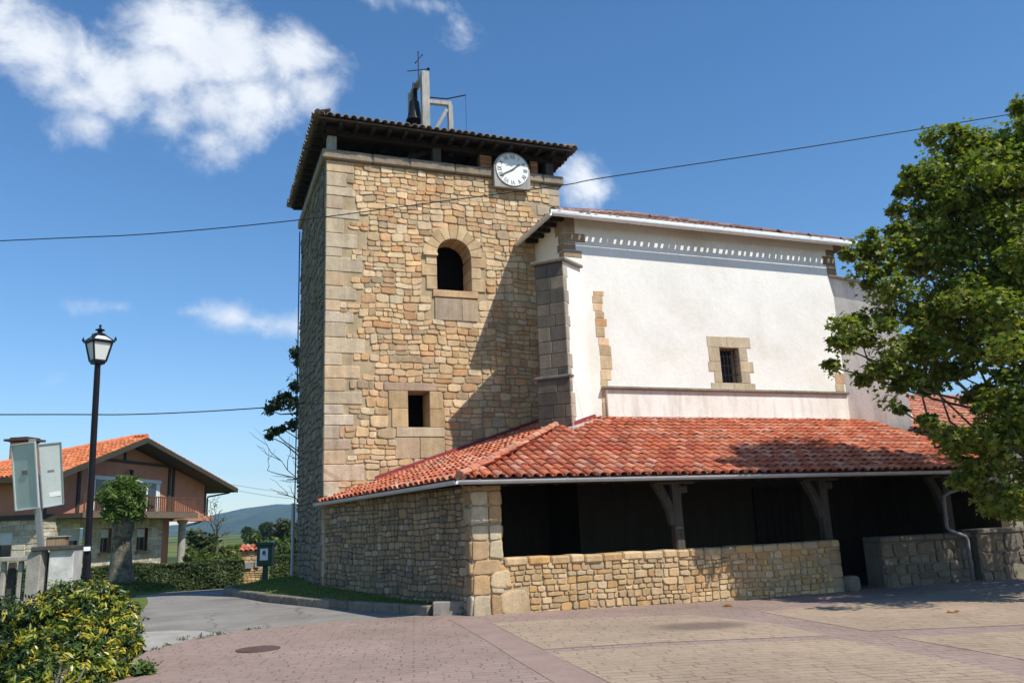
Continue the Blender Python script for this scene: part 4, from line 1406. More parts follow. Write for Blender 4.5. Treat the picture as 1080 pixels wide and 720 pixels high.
    while z < .92:
        hh_ = r2.uniform(.2, .32)
        wd = .42 if k % 2 else .28
        dressed(mb, O, X_, Z_, w-wd, w+.02, z+.05, min(z+hh_+.05, .97), [(.42, .30, .18), (.36, .29, .21), (.40, .25, .15)], r2, .5, .03, .03)
        z += hh_; k += 1
    stone(mb, V3((0, YF-.02, 0)), X_, Z_, V3((0, -1, 0)), XB-.02, XB+.30, -.02, .34, (.22, .19, .15), .16, r2, .004, .5, 0, 16)
    mb.box((XB+.14, YF+.12, .15), (.26, .3, .30), (.20, .17, .14), bev=.06)
    # corner boulders
    stone(mb, V3((0, YF, 0)), X_, Z_, V3((0, -1, 0)), 5.02, 5.52, .06, .50, (.54, .41, .25), .04, r2, .004, .5, 0, 18)
    stone(mb, V3((0, YF, 0)), X_, Z_, V3((0, -1, 0)), 4.84, 5.24, .55, .84, (.55, .43, .27), .045, r2, .004, .4, 0, 16)
    o = mb.build('parapet_wall', MAT['stone'], T); o['label'] = 'sunlit rubble parapet on the left of the gateway'
    # right parapet: the tree's shade is also put into its dark stone colours
    mb = MB()
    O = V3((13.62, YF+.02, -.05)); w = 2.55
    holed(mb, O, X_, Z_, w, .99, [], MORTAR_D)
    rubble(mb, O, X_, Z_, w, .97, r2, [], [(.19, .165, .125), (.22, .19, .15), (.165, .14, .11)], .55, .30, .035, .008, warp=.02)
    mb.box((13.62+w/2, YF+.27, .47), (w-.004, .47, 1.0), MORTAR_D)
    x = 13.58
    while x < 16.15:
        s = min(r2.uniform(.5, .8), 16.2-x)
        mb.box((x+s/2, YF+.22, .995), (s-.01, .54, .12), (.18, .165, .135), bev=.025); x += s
    o = mb.build('parapet_wall', MAT['stone'], T); o['label'] = 'shade-coloured stone parapet on the right of the gateway'
    # corner pier: rough squared stones, front and left faces
    mb = MB()
    px0, px1 = 4.52, 5.10
    mb.box(((px0+px1)/2, YF+.27, 1.2), (px1-px0-.02, .50, 2.4), MORTAR)
    z = .05
    pp = [(.52, .43, .29), (.56, .47, .33), (.48, .33, .19), (.45, .30, .16), (.54, .45, .31)]
    for hh_ in (.40, .34, .25, .33, .27, .33, .26, .18):
        sp = [(px0, px1)] if r2.random() < .55 else [(px0, px0+.33), (px0+.33, px1)]
        for a_, b_ in sp:
            t = V3(r2.choice(pp))*r2.uniform(.85, 1.08)
            stone(mb, V3((0, YF+.02, 0)), X_, Z_, V3((0, -1, 0)), a_, b_, z, z+hh_, tuple(t), .04, r2, .006, .30, 0, 14)
        t = V3(r2.choice(pp))*r2.uniform(.7, .9)
        stone(mb, V3((px0+.01, YF+.52, 0)), V3((0, -1, 0)), Z_, V3((-1, 0, 0)), 0, .52, z, z+hh_, tuple(t), .04, r2, .006, .30, 0, 14)
        stone(mb, V3((px1-.01, YF+.02, 0)), V3((0, 1, 0)), Z_, V3((1, 0, 0)), 0, .48, z, z+hh_, tuple(t), .03, r2, .006, .30, 0, 14)
        z += hh_
    mb.build('corner_pier', MAT['stone'], T)
    # side wall to the tower
    mb = MB()
    a = V3((2.86, 19.98, 0)); b = V3((4.53, 14.3, 0)); dU = (b-a); w = dU.length; dU.normalize()
    holed(mb, a, dU, Z_, w, 2.33, [], MORTAR_D)
    rubble(mb, a, dU, Z_, w, 2.31, r2, [], [(.31, .235, .145), (.27, .205, .125), (.35, .27, .175), (.23, .185, .13), (.36, .25, .135), (.31, .23, .14), (.40, .32, .22)], .30, .15, .035, .007, warp=.025, n=8, cell=.8)
    nn = dU.cross(Z_)
    mb.obox((a+b)/2 - nn*.22 + V3((0, 0, 1.1)), dU, nn, Z_, w/2-.01, .2, 1.12, MORTAR_D)
    mb.build('side_wall', MAT['stone'], T)
    # posts with curved braces
    for px, zb in ((8.86, 1.0), (12.46, 1.03), (15.92, 1.03)):
        mb = MB()
        mb.box((px, 14.36, (zb+2.39)/2), (.20, .21, 2.39-zb), bev=.03)
        mb.box((px+.10, 14.36, 2.17), (.26, .24, .14), bev=.02)
        mb.box((px-.02, 14.36, 2.33), (.9, .2, .11), bev=.02)
        post = mb.build('post', MAT['wood_grey'], T)
        mb = MB()
        pts = [V3((px-.09, 14.36, 1.50)), V3((px-.14, 14.36, 1.76)), V3((px-.25, 14.36, 2.02)), V3((px-.42, 14.36, 2.30))]
        for p, q in zip(pts, pts[1:]): mb.bar(p, q+(q-p)*.12, .16, .14, upv=(0, 1, 0), bev=.01)
        mb.build('brace', MAT['wood_grey'], post)
    # inside
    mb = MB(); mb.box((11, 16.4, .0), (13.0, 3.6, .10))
    mb.build('floor', MAT['concrete_dark'], T)  # floor darkened too, the porch shade put into its colour
    mb = MB(); mb.box((6.5, 19.93, 1.3), (4.0, .10, 2.7)); o = mb.build('rear_shade_sheet', MAT['plaster_shade'], T)  # dark sheet added over the tower stone to carry the porch's shade
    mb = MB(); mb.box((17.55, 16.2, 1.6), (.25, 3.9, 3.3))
    o = mb.build('end_wall', MAT['plaster_shade'], T)
    mb = MB(); mb.box((14.2, 18.03, 1.15), (1.5, .08, 2.3), bev=.01)
    for i in range(7): mb.box((13.55+i*.215, 17.985, 1.15), (.012, .02, 2.2))
    mb.build('door', MAT['wood_dark'], T)
porch()

# low wall and annex on the right
def annex():
    T = thing('annex_building', (21.5, 19.5, 0), 'low stone annex with red tile roof half hidden behind the tree', 'building')
    r2 = random.Random(51)
    mb = MB()
    O = V3((18.3, 17.4, 0))
    holed(mb, O, X_, Z_, 7, 3.7, [], MORTAR_D)
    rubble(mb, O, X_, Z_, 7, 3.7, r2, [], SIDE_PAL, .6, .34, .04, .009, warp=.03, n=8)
    mb.box((21.8, 20.9, 1.9), (6.98, 6.9, 3.8), MORTAR_D)
    mb.build('wall', MAT['stone'], T)
    mb = MB()
    A, B, P, Q = V3((18.0, 17.0, 3.72)), V3((26, 17.0, 3.72)), V3((20.2, 21.0, 5.35)), V3((26, 21.0, 5.35))
    D = V3((18.0, 25, 3.72)); C_ = V3((26, 25, 3.72)); lo = V3((0, 0, -.05))
    mb.add([A, B, Q, P, D, C_], [(0, 1, 2, 3), (0, 3, 4), (3, 2, 5, 4)], (.3, .12, .08))
    mb.add([A+lo, B+lo, C_+lo, D+lo], [(3, 2, 1, 0)], (.06, .05, .04))
    for a, b in ((A, B), (D, A)): mb.quad(a, b, b+lo, a+lo, (.1, .06, .05))
    rt_ = random.Random(2)
    S = (V3((0, 4, 1.63))); Ls = S.length; S.normalize()
    pal = [tuple(V3(c)*.95 + V3((.05, .07, .06))) for c in RED_PAL]
    tiles(mb, A, X_, S, lambda u, s: 2.2*s/Ls < u < 8 and s < Ls, 8, Ls, rt_, pal, start=-.05)
    mb.build('roof', MAT['tile'], T)
annex()
def gable_wedge():
    r2 = random.Random(8)
    mb = MB()
    poly = [V3((17.55, 17.7, 3.3)), V3((18.9, 17.7, 3.3)), V3((18.9, 17.7, 4.2)), V3((18.5, 17.7, 4.55)), V3((17.7, 17.7, 4.25))]
    mb.prism(poly, (0, .5, 0))
    return tag(mb.build('gable_stub', MAT['plaster_grey']), 'small grey rendered gable stub rising between the porch roof and the annex', 'wall')
gable_wedge()
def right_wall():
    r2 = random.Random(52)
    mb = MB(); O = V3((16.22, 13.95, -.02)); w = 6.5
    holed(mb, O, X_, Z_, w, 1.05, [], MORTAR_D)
    rubble(mb, O, X_, Z_, w, 1.03, r2, [], [(.20, .165, .115), (.24, .20, .135), (.18, .155, .12)], .5, .3, .04, .009, warp=.02)  # tree shade put into these dark stone colours
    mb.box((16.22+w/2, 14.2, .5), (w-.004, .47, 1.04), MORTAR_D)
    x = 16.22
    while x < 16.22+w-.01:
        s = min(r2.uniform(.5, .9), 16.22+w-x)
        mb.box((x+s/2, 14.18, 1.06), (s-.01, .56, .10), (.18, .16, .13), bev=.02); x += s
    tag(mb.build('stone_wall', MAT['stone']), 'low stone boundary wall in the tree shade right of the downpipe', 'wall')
right_wall()

# ------------------------------------------------------------------ foliage
def leaf_arrays(centres, sizes, normals, tints, shape):
    """numpy leaf builder: one flat polygon per leaf"""
    n = len(centres); k = len(shape)
    rs = np.random.RandomState(n)
    nr = normals/np.linalg.norm(normals, axis=1, keepdims=True)
    ref = rs.normal(size=(n, 3))
    a = np.cross(nr, ref); a /= np.linalg.norm(a, axis=1, keepdims=True)
    b = np.cross(nr, a)
    sh = np.array(shape)
    v = centres[:, None, :] + sizes[:, None, None]*(a[:, None, :]*sh[None, :, 0:1] + b[:, None, :]*sh[None, :, 1:2] + nr[:, None, :]*sh[None, :, 2:3])
    return v.reshape(-1, 3), n, k, tints

def leaf_object(name, mat, parts, parent=None):
    vs = np.concatenate([p[0] for p in parts]); 
    tints = np.concatenate([p[3] for p in parts])
    counts = np.concatenate([np.full(p[1], p[2]) for p in parts])
    me = bpy.data.meshes.new(name)
    me.vertices.add(len(vs)); me.vertices.foreach_set('co', vs.astype(np.float32).ravel())
    me.loops.add(len(vs)); me.loops.foreach_set('vertex_index', np.arange(len(vs), dtype=np.int32))
    me.polygons.add(len(counts))
    st = np.concatenate([[0], np.cumsum(counts)[:-1]]).astype(np.int32)
    me.polygons.foreach_set('loop_start', st)
    me.polygons.foreach_set('loop_total', counts.astype(np.int32))
    me.update(calc_edges=True); me.validate()
    at = me.attributes.new('tint', 'FLOAT_COLOR', 'FACE')
    arr = np.ones((len(counts), 4), dtype=np.float32); arr[:, :3] = tints
    at.data.foreach_set('color', arr.ravel())
    me.materials.append(mat)
    o = bpy.data.objects.new(name, me); COL.objects.link(o)
    if parent is not None:
        o.parent = parent; o.matrix_parent_inverse = clock_inv(parent)
    return o

STAR = []
for i in range(10):
    a_ = math.pi/2 + i*math.pi/5
    r_ = (1.0, .52)[i % 2]
    STAR.append((math.cos(a_)*r_, math.sin(a_)*r_, .12*math.cos(a_*2)))
OVAL = [(0, -1, -.1), (.42, -.35, .05), (.40, .3, .05), (0, 1, -.15), (-.40, .3, .05), (-.42, -.35, .05)]
LANCE = [(0, -1, 0), (.26, -.2, .06), (.2, .45, .03), (0, 1, -.12), (-.2, .45, .03), (-.26, -.2, .06)]

def blob_leaves(rs, c, rad, n, size, pal, shape, squash=(1, 1, .8), shell=.55, upb=.6):
    """leaves through the volume of a lumpy blob, most of them near its skin"""
    d = rs.normal(size=(n, 3)); d /= np.linalg.norm(d, axis=1, keepdims=True)
    rr = (shell + (1-shell)*rs.rand(n))
    inner = rs.rand(n) < .3
    rr[inner] = rs.rand(inner.sum())**.5
    lump = 1 + .22*np.sin(d[:, 0]*4+c[0]*3)*np.cos(d[:, 1]*5+c[1]*2) + .16*np.sin(d[:, 2]*7+c[2])
    p = np.array(c) + d*(rr*lump)[:, None]*rad*np.array(squash)
    nrm = d*.5 + rs.normal(size=(n, 3))*.55 + np.array([0, 0, upb])
    s = size*(.5+.85*rs.rand(n))
    pal = np.array(pal)
    t = pal[rs.randint(0, len(pal), n)]*(.75+.5*rs.rand(n))[:, None]
    return leaf_arrays(p, s, nrm, t, shape)

def limb(mb, a, b, ra, rb, rnd, segs=6, wig=.12, n=8, tint=(1, 1, 1)):
    a, b = V3(a), V3(b); L_ = (b-a).length
    pts, rads = [], []
    for i in range(segs+1):
        t = i/segs
        p = a.lerp(b, t)
        if 0 < i < segs: p += V3((rnd.uniform(-1, 1), rnd.uniform(-1, 1), rnd.uniform(-.6, .8)))*wig*L_*.3
        pts.append(p); rads.append(ra+(rb-ra)*t)
    mb.tube(pts, rads, n, tint)
    return pts

def pix(px, py, depth):
    """the world point seen at a pixel of the photograph, at that many metres along the view: used to survey the tree crowns"""
    d = fw*868 + rt*(px-540) - up*(py-360)
    return V3((0, 0, 1.6)) + d*(depth/868)

def right_tree():
    base = V3((17.7, 11.4, 0))
    T = thing('plane_tree', base, 'tall leafy plane tree spreading in front of the right end of the porch', 'tree')
    rnd = random.Random(61); rs = np.random.RandomState(61)
    B = [(1066, 160, 15.5, .70), (1010, 165, 15.2, .62), (985, 200, 15, .5), (1050, 210, 15.2, 1.0), (1000, 240, 14.8, .8), (962, 258, 14.6, .55),
         (928, 268, 14.4, .42), (912, 256, 14.4, .22), (985, 300, 14.6, .85), (942, 312, 14.2, .55), (1050, 300, 15.5, 1.15), (908, 286, 14.2, .28), (1012, 350, 14.6, .8),
         (952, 362, 14.0, .62), (905, 348, 13.8, .42), (884, 364, 13.7, .26), (880, 388, 13.7, .22), (924, 394, 13.9, .42), (958, 402, 13.9, .36), (938, 424, 13.7, .22),
         (1062, 362, 15, .72), (1090, 420, 14.6, .75), (1052, 468, 14.2, .55), (1030, 452, 14.1, .36), (1076, 500, 14.2, .65), (1095, 300, 15.6, 1.2), (1120, 200, 16, 1.0),
         (1150, 350, 15.5, 1.0), (1135, 450, 14.6, .8), (1010, 146, 15.2, .28), (1090, 145, 15.6, .55), (1180, 260, 17, 1.0), (1160, 185, 16.5, .9), (1210, 380, 16.5, 1.0),
         (1080, 136, 15.0, .45), (1040, 165, 14.8, .50), (1012, 146, 14.9, .42), (988, 182, 14.9, .42), (966, 206, 14.9, .30), (1004, 214, 14.6, .55), (958, 238, 14.6, .36), (1040, 185, 14.4, .7), (1072, 172, 14.6, .75), (1062, 240, 15.0, .95), (900, 266, 14.3, .24), (1022, 262, 14.2, .6), (990, 330, 14.0, .5), (1055, 330, 14.2, .7), (1112, 400, 15.0, .9), (1012, 468, 14.4, .40), (1036, 490, 14.3, .45), (992, 452, 14.5, .28), (1052, 512, 14.2, .34), (1022, 500, 14.3, .28), (1060, 440, 14.3, .5), (1165, 330, 15.2, .9), (1150, 420, 15, .9), (1200, 440, 15.4, .8), (1070, 395, 13.9, .5), (1060, 530, 14.2, .40), (1110, 530, 14.4, .7), (1042, 420, 14.3, .3), (1002, 392, 14.2, .4), (975, 225, 14.8, .3), (1030, 180, 14, .5), (1080, 250, 13.6, .7), (1030, 310, 13.4, .5), (1120, 330, 13.4, .8)]  # clumps beyond the right edge of view, some added to shade the right wall
    pal = [(.145, .20, .028), (.18, .235, .032), (.105, .155, .024), (.22, .25, .038), (.16, .205, .036), (.25, .245, .045)]
    mb = MB()
    trunk = [base, base+V3((-.05, .02, 1.5)), base+V3((-.1, .1, 3.2)), base+V3((-.2, 0, 5.0)), base+V3((-.4, 0, 7.0)), base+V3((-.6, 0, 8.6))]
    mb.tube(trunk, [.36, .28, .24, .19, .12, .05], 12)
    parts = []
    for px, py, dp, rad in B:
        if py < 440 and px < 1090: dp += 1.35; rad *= 1.08
        c = pix(px, py, dp)
        # limb from the trunk to the clump
        k = min(4, max(1, int((c.z-1.2)/1.9)))
        q = trunk[k]
        pts = limb(mb, q, c, .075 if rad > .5 else .045, .012, rnd, 7, .22, 6)
        n = int(1020*rad**1.75) + 130
        # split the clump in sub-clumps for an uneven outline
        m_ = max(2, int(7*rad)+1)
        for i in range(m_):
            off = V3((rnd.gauss(0, .55), rnd.gauss(0, .55), rnd.gauss(0, .42)))*rad
            cc = c+off
            rr = rad*rnd.uniform(.38, .78)
            parts.append(blob_leaves(rs, cc, rr, int(n*1.55/m_)+12, .059, pal, STAR, (1, 1, .72), .4, .7))
            if i % 2 == 0: limb(mb, c, cc+off*.3, .018, .006, rnd, 4, .3, 5)
        parts.append(blob_leaves(rs, c, rad*1.15, n//4, .058, pal, STAR, (1, 1, .85), .2, .7))
    mb.build('trunk', MAT['bark_plane'], T, smooth=True)
    leaf_object('crown', MAT['leaf'], parts, T)
right_tree()

def pollard():
    base = pix(127, 617, 26); base.z = .0
    T = thing('pollard_tree', base, 'pollarded tree with thick pale trunk and round green head before the chalet', 'tree')
    rnd = random.Random(62); rs = np.random.RandomState(62)
    mb = MB()
    top = pix(130, 550, 26)
    L_ = []
    prof = [(0, .58), (.12, .45), (.26, .37), (.5, .31), (.75, .28), (.9, .30), (1.0, .34), (1.06, .22)]
    pts, rads = [], []
    for t, r_ in prof:
        p = base.lerp(top, t) + V3((rnd.uniform(-.03, .03), rnd.uniform(-.03, .03), 0)); pts.append(p); rads.append(r_)
    mb.tube(pts, rads, 16)
    hd = pix(132, 524, 26)
    for i in range(9):
        a = i*2*math.pi/9
        q = top+V3((math.cos(a)*.25, math.sin(a)*.25, .05))
        limb(mb, q, hd+V3((math.cos(a)*.45, math.sin(a)*.45, rnd.uniform(-.1, .3))), .10, .03, rnd, 4, .2, 6)
    mb.build('trunk', MAT['bark_plane'], T, smooth=True)
    pal = [(.09, .155, .026), (.115, .185, .032), (.07, .125, .022), (.13, .19, .04)]
    parts = []
    for i in range(46):
        q = V3((rnd.gauss(0, 1), rnd.gauss(0, 1), rnd.gauss(0, 1))).normalized()*rnd.uniform(.3, 1)
        c = hd + V3((q.x*.66, q.y*.64, q.z*.52+.0))
        parts.append(blob_leaves(rs, c, rnd.uniform(.22, .36), 210, .062, pal, OVAL, (1, 1, .9), .4, .6))
    for i in range(12):
        a = i*2*math.pi/12; c = hd + V3((math.cos(a)*.46, math.sin(a)*.46, -.52+rnd.uniform(-.1, .12)))
        parts.append(blob_leaves(rs, c, rnd.uniform(.18, .28), 150, .06, pal, OVAL, (1, 1, .9), .4, .5))
    leaf_object('crown', MAT['leaf'], parts, T)
    # grassy mound at its foot
    mb = MB(); parts = []
    vs, fs = [], []; n = 20; R_ = [(0, .32), (.6, .30), (1.2, .18), (1.9, -.02)]
    for r_, z in R_:
        for k in range(n):
            a = 2*math.pi*k/n; vs.append((base.x-.35+r_*1.1*math.cos(a), base.y-.2+r_*math.sin(a), z+.05))
    for i in range(len(R_)-1):
        for k in range(n):
            k2 = (k+1) % n; fs.append((i*n+k, i*n+k2, (i+1)*n+k2, (i+1)*n+k))
    mb.add(vs, fs)
    struct(mb.build('grass_mound', MAT['lawn'], smooth=True), 'low grassy mound under the pollarded tree', 'ground')
    gp = []
    nrs = np.random.RandomState(9)
    m_ = 1500
    a = nrs.rand(m_)*6.28; r_ = 1.8*nrs.rand(m_)**.5
    P = np.stack([base.x-.35+r_*1.1*np.cos(a), base.y-.2+r_*np.sin(a), .08+.30*np.clip(1-(r_/1.9)**2, 0, 1)], 1)
    t = np.array([(.07, .10, .02)])*(.6+.8*nrs.rand(m_))[:, None]
    gp.append(leaf_arrays(P, .05+.05*nrs.rand(m_), nrs.normal(size=(m_, 3))*np.array([1, 1, .2]), t, LANCE))
    tag(leaf_object('tall_grass', MAT['leaf'], gp), 'tufts of grass on the mound under the pollarded tree', 'grass', kind='stuff')
pollard()

def back_tree():
    base = V3((6.0, 33.5, 0))
    T = thing('broadleaf_tree', base, 'dark leafy tree whose boughs reach out from behind the tower', 'tree')
    rnd = random.Random(63); rs = np.random.RandomState(63)
    mb = MB()
    trunk = [base, base+V3((0, 0, 3)), base+V3((-.1, 0, 6)), base+V3((0, 0, 9))]
    mb.tube(trunk, [.4, .3, .22, .08], 10)
    pal = [(.028, .050, .014), (.040, .065, .018), (.055, .080, .022), (.03, .055, .02)]
    parts = []
    for px, py, rad in ((292, 425, .42), (284, 432, .28), (300, 418, .35), (310, 425, .4), (289, 455, .28), (298, 452, .22), (284, 460, .2), (309, 447, .35), (312, 408, .3), (313, 372, .35), (316, 382, .3), (322, 430, .7), (330, 400, 1.0), (345, 430, 1.3), (350, 360, 1.2)):
        c = pix(px, py, 34)
        limb(mb, trunk[1 if c.z < 6 else 2], c, .08, .015, rnd, 6, .15, 6)
        parts.append(blob_leaves(rs, c, rad, int(330*rad)+60, .10, pal, OVAL, (1, 1, .8), .35, .6))
    mb.build('trunk', MAT['bark'], T, smooth=True)
    leaf_object('crown', MAT['leaf'], parts, T)
back_tree()

def bare_tree(name, base, tips, label, rr, seed, thick=.07):
    T = thing(name, base, label, 'tree')
    rnd = random.Random(seed)
    mb = MB()
    top = base + V3((0, 0, rr))
    mb.tube([base, base.lerp(top, .5)+V3((.05, 0, 0)), top], [thick*1.6, thick*1.2, thick*.6], 8)
    for tip in tips:
        k = rnd.uniform(.45, .95)
        pts = limb(mb, base.lerp(top, k), tip, thick*.45, .012, rnd, 6, .18, 5)
        for j in range(4):
            q = pts[rnd.randint(2, 6)]
            d = (tip-pts[0]).normalized()
            e = q + (d + V3((rnd.uniform(-.8, .8), rnd.uniform(-.8, .8), rnd.uniform(-.4, .9))))*rnd.uniform(.4, .9)*(tip-pts[0]).length*.35
            p2 = limb(mb, q, e, .016, .006, rnd, 4, .25, 4)
            if rnd.random() < .7: limb(mb, p2[2], p2[2]+(e-q)*.5+V3((rnd.uniform(-.3, .3), rnd.uniform(-.3, .3), rnd.uniform(-.1, .3))), .009, .004, rnd, 3, .3, 4)
    mb.build('trunk', MAT['bark'], T)
    return T
bare_tree('bare_tree', V3((5.2, 34.5, 0)), [pix(282, 496, 35), pix(292, 520, 35), pix(303, 505, 35), pix(297, 486, 35), pix(308, 482, 35)], 'bare leafless twigs of a tree poking out behind the tower corner', 4.2, 5, .10)

def shrub():
    c0 = V3((-1.25, 9.7, .1))
    T = thing('variegated_shrub', c0, 'round variegated shrub with yellow and green leaves in the near left corner', 'shrub')
    rnd = random.Random(71); rs = np.random.RandomState(71)
    yel = [(.50, .42, .035), (.42, .38, .04), (.26, .30, .03), (.09, .15, .02), (.06, .11, .018), (.14, .19, .026), (.56, .43, .045), (.34, .33, .03)]
    grn = [(.022, .048, .014), (.03, .06, .016), (.04, .072, .018), (.02, .042, .012)]
    parts = []
    mb = MB()
    lumps = [(100, 640, 9.9, .30), (70, 640, 9.9, .30), (40, 650, 9.9, .26), (120, 650, 9.8, .25), (131, 668, 9.6, .21), (110, 680, 9.4, .30), (75, 680, 9.3, .33), (45, 690, 9.3, .30),
             (90, 708, 9.1, .30), (55, 712, 9.0, .30), (122, 695, 9.3, .20), (100, 627, 10.1, .17), (82, 629, 10.1, .17), (58, 634, 10.0, .17), (120, 633, 10.0, .15), (134, 646, 9.8, .13), (138, 680, 9.5, .13),
             (85, 650, 10.4, .38), (60, 670, 10.4, .38), (110, 660, 10.3, .33),
             (96, 722, 8.9, .22), (66, 724, 8.8, .25), (35, 722, 8.8, .25), (116, 712, 9.1, .17), (25, 700, 9.2, .26), (80, 738, 8.5, .2), (50, 740, 8.5, .22), (20, 740, 8.5, .22)]
    for px, py, dp, r_ in lumps:
        c = pix(px, py, dp)
        parts.append(blob_leaves(rs, c, r_, int(2900*r_), .042, grn[:3] + [(.03, .06, .016), (.07, .12, .02)], LANCE, (1, 1, .9), .55, .7))
        if dp > 9.85: limb(mb, (c0.x+rnd.uniform(-.1, .15), 9.95+rnd.uniform(-.05, .15), .1), c-V3((0, 0, .1)), .012, .005, rnd, 4, .05, 5)
        # rosettes of yellow edged leaves at the shoot tips
        for i in range(int((165 if px > 40 else 70)*r_)+6):
            d = V3((rnd.gauss(0, 1), rnd.gauss(0, 1)-.35, rnd.gauss(.25, .9))).normalized()
            q = c + d*r_*rnd.uniform(.85, 1.12)
            col = V3(rnd.choice(yel))*rnd.uniform(.75, 1.1)
            m_ = rnd.randint(6, 10)
            ctr = np.array([tuple(q + V3((rnd.gauss(0, .028), rnd.gauss(0, .028), rnd.gauss(0, .022)))) for _ in range(m_)])
            nr = np.array([tuple(d*.7 + V3((rnd.gauss(0, .5), rnd.gauss(0, .5), rnd.gauss(.3, .4)))) for _ in range(m_)])
            tt = np.array([tuple(col*rnd.uniform(.7, 1.2)) for _ in range(m_)])
            parts.append(leaf_arrays(ctr, np.array([rnd.uniform(.028, .052) for _ in range(m_)]), nr, tt, LANCE))
    mb.build('stems', MAT['bark'], T)
    leaf_object('leaves', MAT['leaf_gloss'], parts, T)
    # darker neighbour
    c1 = V3((-2.35, 9.6, .1))
    T2 = thing('dark_shrub', c1, 'dark green shrub at the left edge beside the variegated one', 'shrub')
    mb = MB(); parts = []
    for px, py, dp, r_ in ((10, 655, 9.9, .24), (-10, 660, 9.9, .28), (20, 680, 9.6, .26), (-5, 690, 9.6, .30), (12, 708, 9.3, .28), (-20, 715, 9.2, .30), (5, 642, 10.1, .16), (25, 648, 10.1, .14), (-40, 680, 9.8, .35), (30, 690, 9.8, .26), (0, 728, 8.9, .26), (-25, 735, 8.8, .28), (5, 745, 8.6, .22), (-50, 720, 9, .3)):
        c = pix(px, py, dp)
        parts.append(blob_leaves(rs, c, r_, int(3600*r_), .036, grn + [(.06, .10, .02)], LANCE, (1, 1, .9), .55, .7))
        if dp > 9.7: limb(mb, c1+V3((.1, .35, 0)), c-V3((0, 0, .1)), .012, .005, rnd, 4, .05, 5)
        for i in range(int(14*r_)):
            d = V3((rnd.gauss(0, 1), rnd.gauss(0, 1)-.4, rnd.gauss(.1, .8))).normalized(); q = c+d*r_
            ctr = np.array([tuple(q + V3((rnd.gauss(0, .03), rnd.gauss(0, .03), rnd.gauss(0, .02)))) for _ in range(5)])
            nr = np.array([tuple(d + V3((rnd.gauss(0, .5), rnd.gauss(0, .5), .3))) for _ in range(5)])
            parts.append(leaf_arrays(ctr, np.full(5, .05), nr, np.array([(.40, .33, .04)]*5)*rnd.uniform(.6, 1.1), LANCE))
    mb.build('stems', MAT['bark'], T2)
    leaf_object('leaves', MAT['leaf_gloss'], parts, T2)
    # broad leaved weeds at the foot
    T3 = thing('weed_clump', V3((-.55, 9.4, .1)), 'clump of pale broad leaved weeds at the foot of the variegated shrub', 'plant')
    parts = []
    for px, py, r_ in ((112, 712, .14), (130, 708, .13), (148, 704, .10), (100, 720, .16), (155, 714, .08)):
        c = pix(px, py, 9.35); c.z = max(c.z, .17)
        parts.append(blob_leaves(rs, c, r_, 42, .07, [(.11, .17, .05), (.14, .20, .07), (.09, .15, .04)], OVAL, (1, 1, .8), .4, 1.0))
        parts.append(blob_leaves(rs, c+V3((.03, 0, .03)), r_*1.25, 50, .022, [(.13, .18, .05)], OVAL, (1, 1, .9), .5, .8))
    leaf_object('leaves', MAT['leaf'], parts, T3)
shrub()

def hedge(name, x0, x1, y, d, z, label, seed):
    T = thing(name, V3(((x0+x1)/2, y, -.35)), label, 'hedge')
    GZ = -.36
    rs = np.random.RandomState(seed)
    mb = MB(); mb.box(((x0+x1)/2, y, GZ+z*.46), (x1-x0-.3, d*.62, z*.9), (.4, .4, .4), bev=.1)
    mb.build('branches', simple('hedge_core', (.03, .035, .018), .95, 0, .3, 5, .3), T)
    n = int((x1-x0)*1500)
    # points on the skin of a rounded box
    u = rs.rand(n); side = rs.rand(n)
    P = np.zeros((n, 3)); Nn = np.zeros((n, 3))
    P[:, 0] = x0 + (x1-x0)*u
    front = side < .62; topm = ~front
    zz = rs.rand(n)
    P[front, 1] = y - d/2 + .06*np.sin(P[front, 0]*3+zz[front]*4) + .10*rs.rand(front.sum()); P[front, 2] = zz[front]*z*.98; Nn[front] = (0, -1, .4)
    P[topm, 1] = y - d/2 + d*rs.rand(topm.sum()); P[topm, 2] = z + .05*np.sin(P[topm, 0]*2.1) - .08*rs.rand(topm.sum()) + .03; Nn[topm] = (0, -.2, 1)
    Nn += rs.normal(size=(n, 3))*.6
    pal = np.array([(.055, .085, .022), (.07, .105, .026), (.045, .07, .018), (.09, .115, .036)])
    t = pal[rs.randint(0, 4, n)]*(.7+.6*rs.rand(n))[:, None]
    P[:, 2] += GZ
    leaf_object('leaves', MAT['leaf'], [leaf_arrays(P, .045+.03*rs.rand(n), Nn, t, OVAL)], T)
hedge('clipped_hedge', -11.5, 1.85, 35.2, 1.0, 1.08, 'long clipped hedge in front of the chalet, left of the stone gate pillar', 1)
hedge('clipped_hedge', 2.9, 9.0, 36.2, 1.0, 1.10, 'clipped hedge running behind the tower, right of the stone gate pillar', 2)

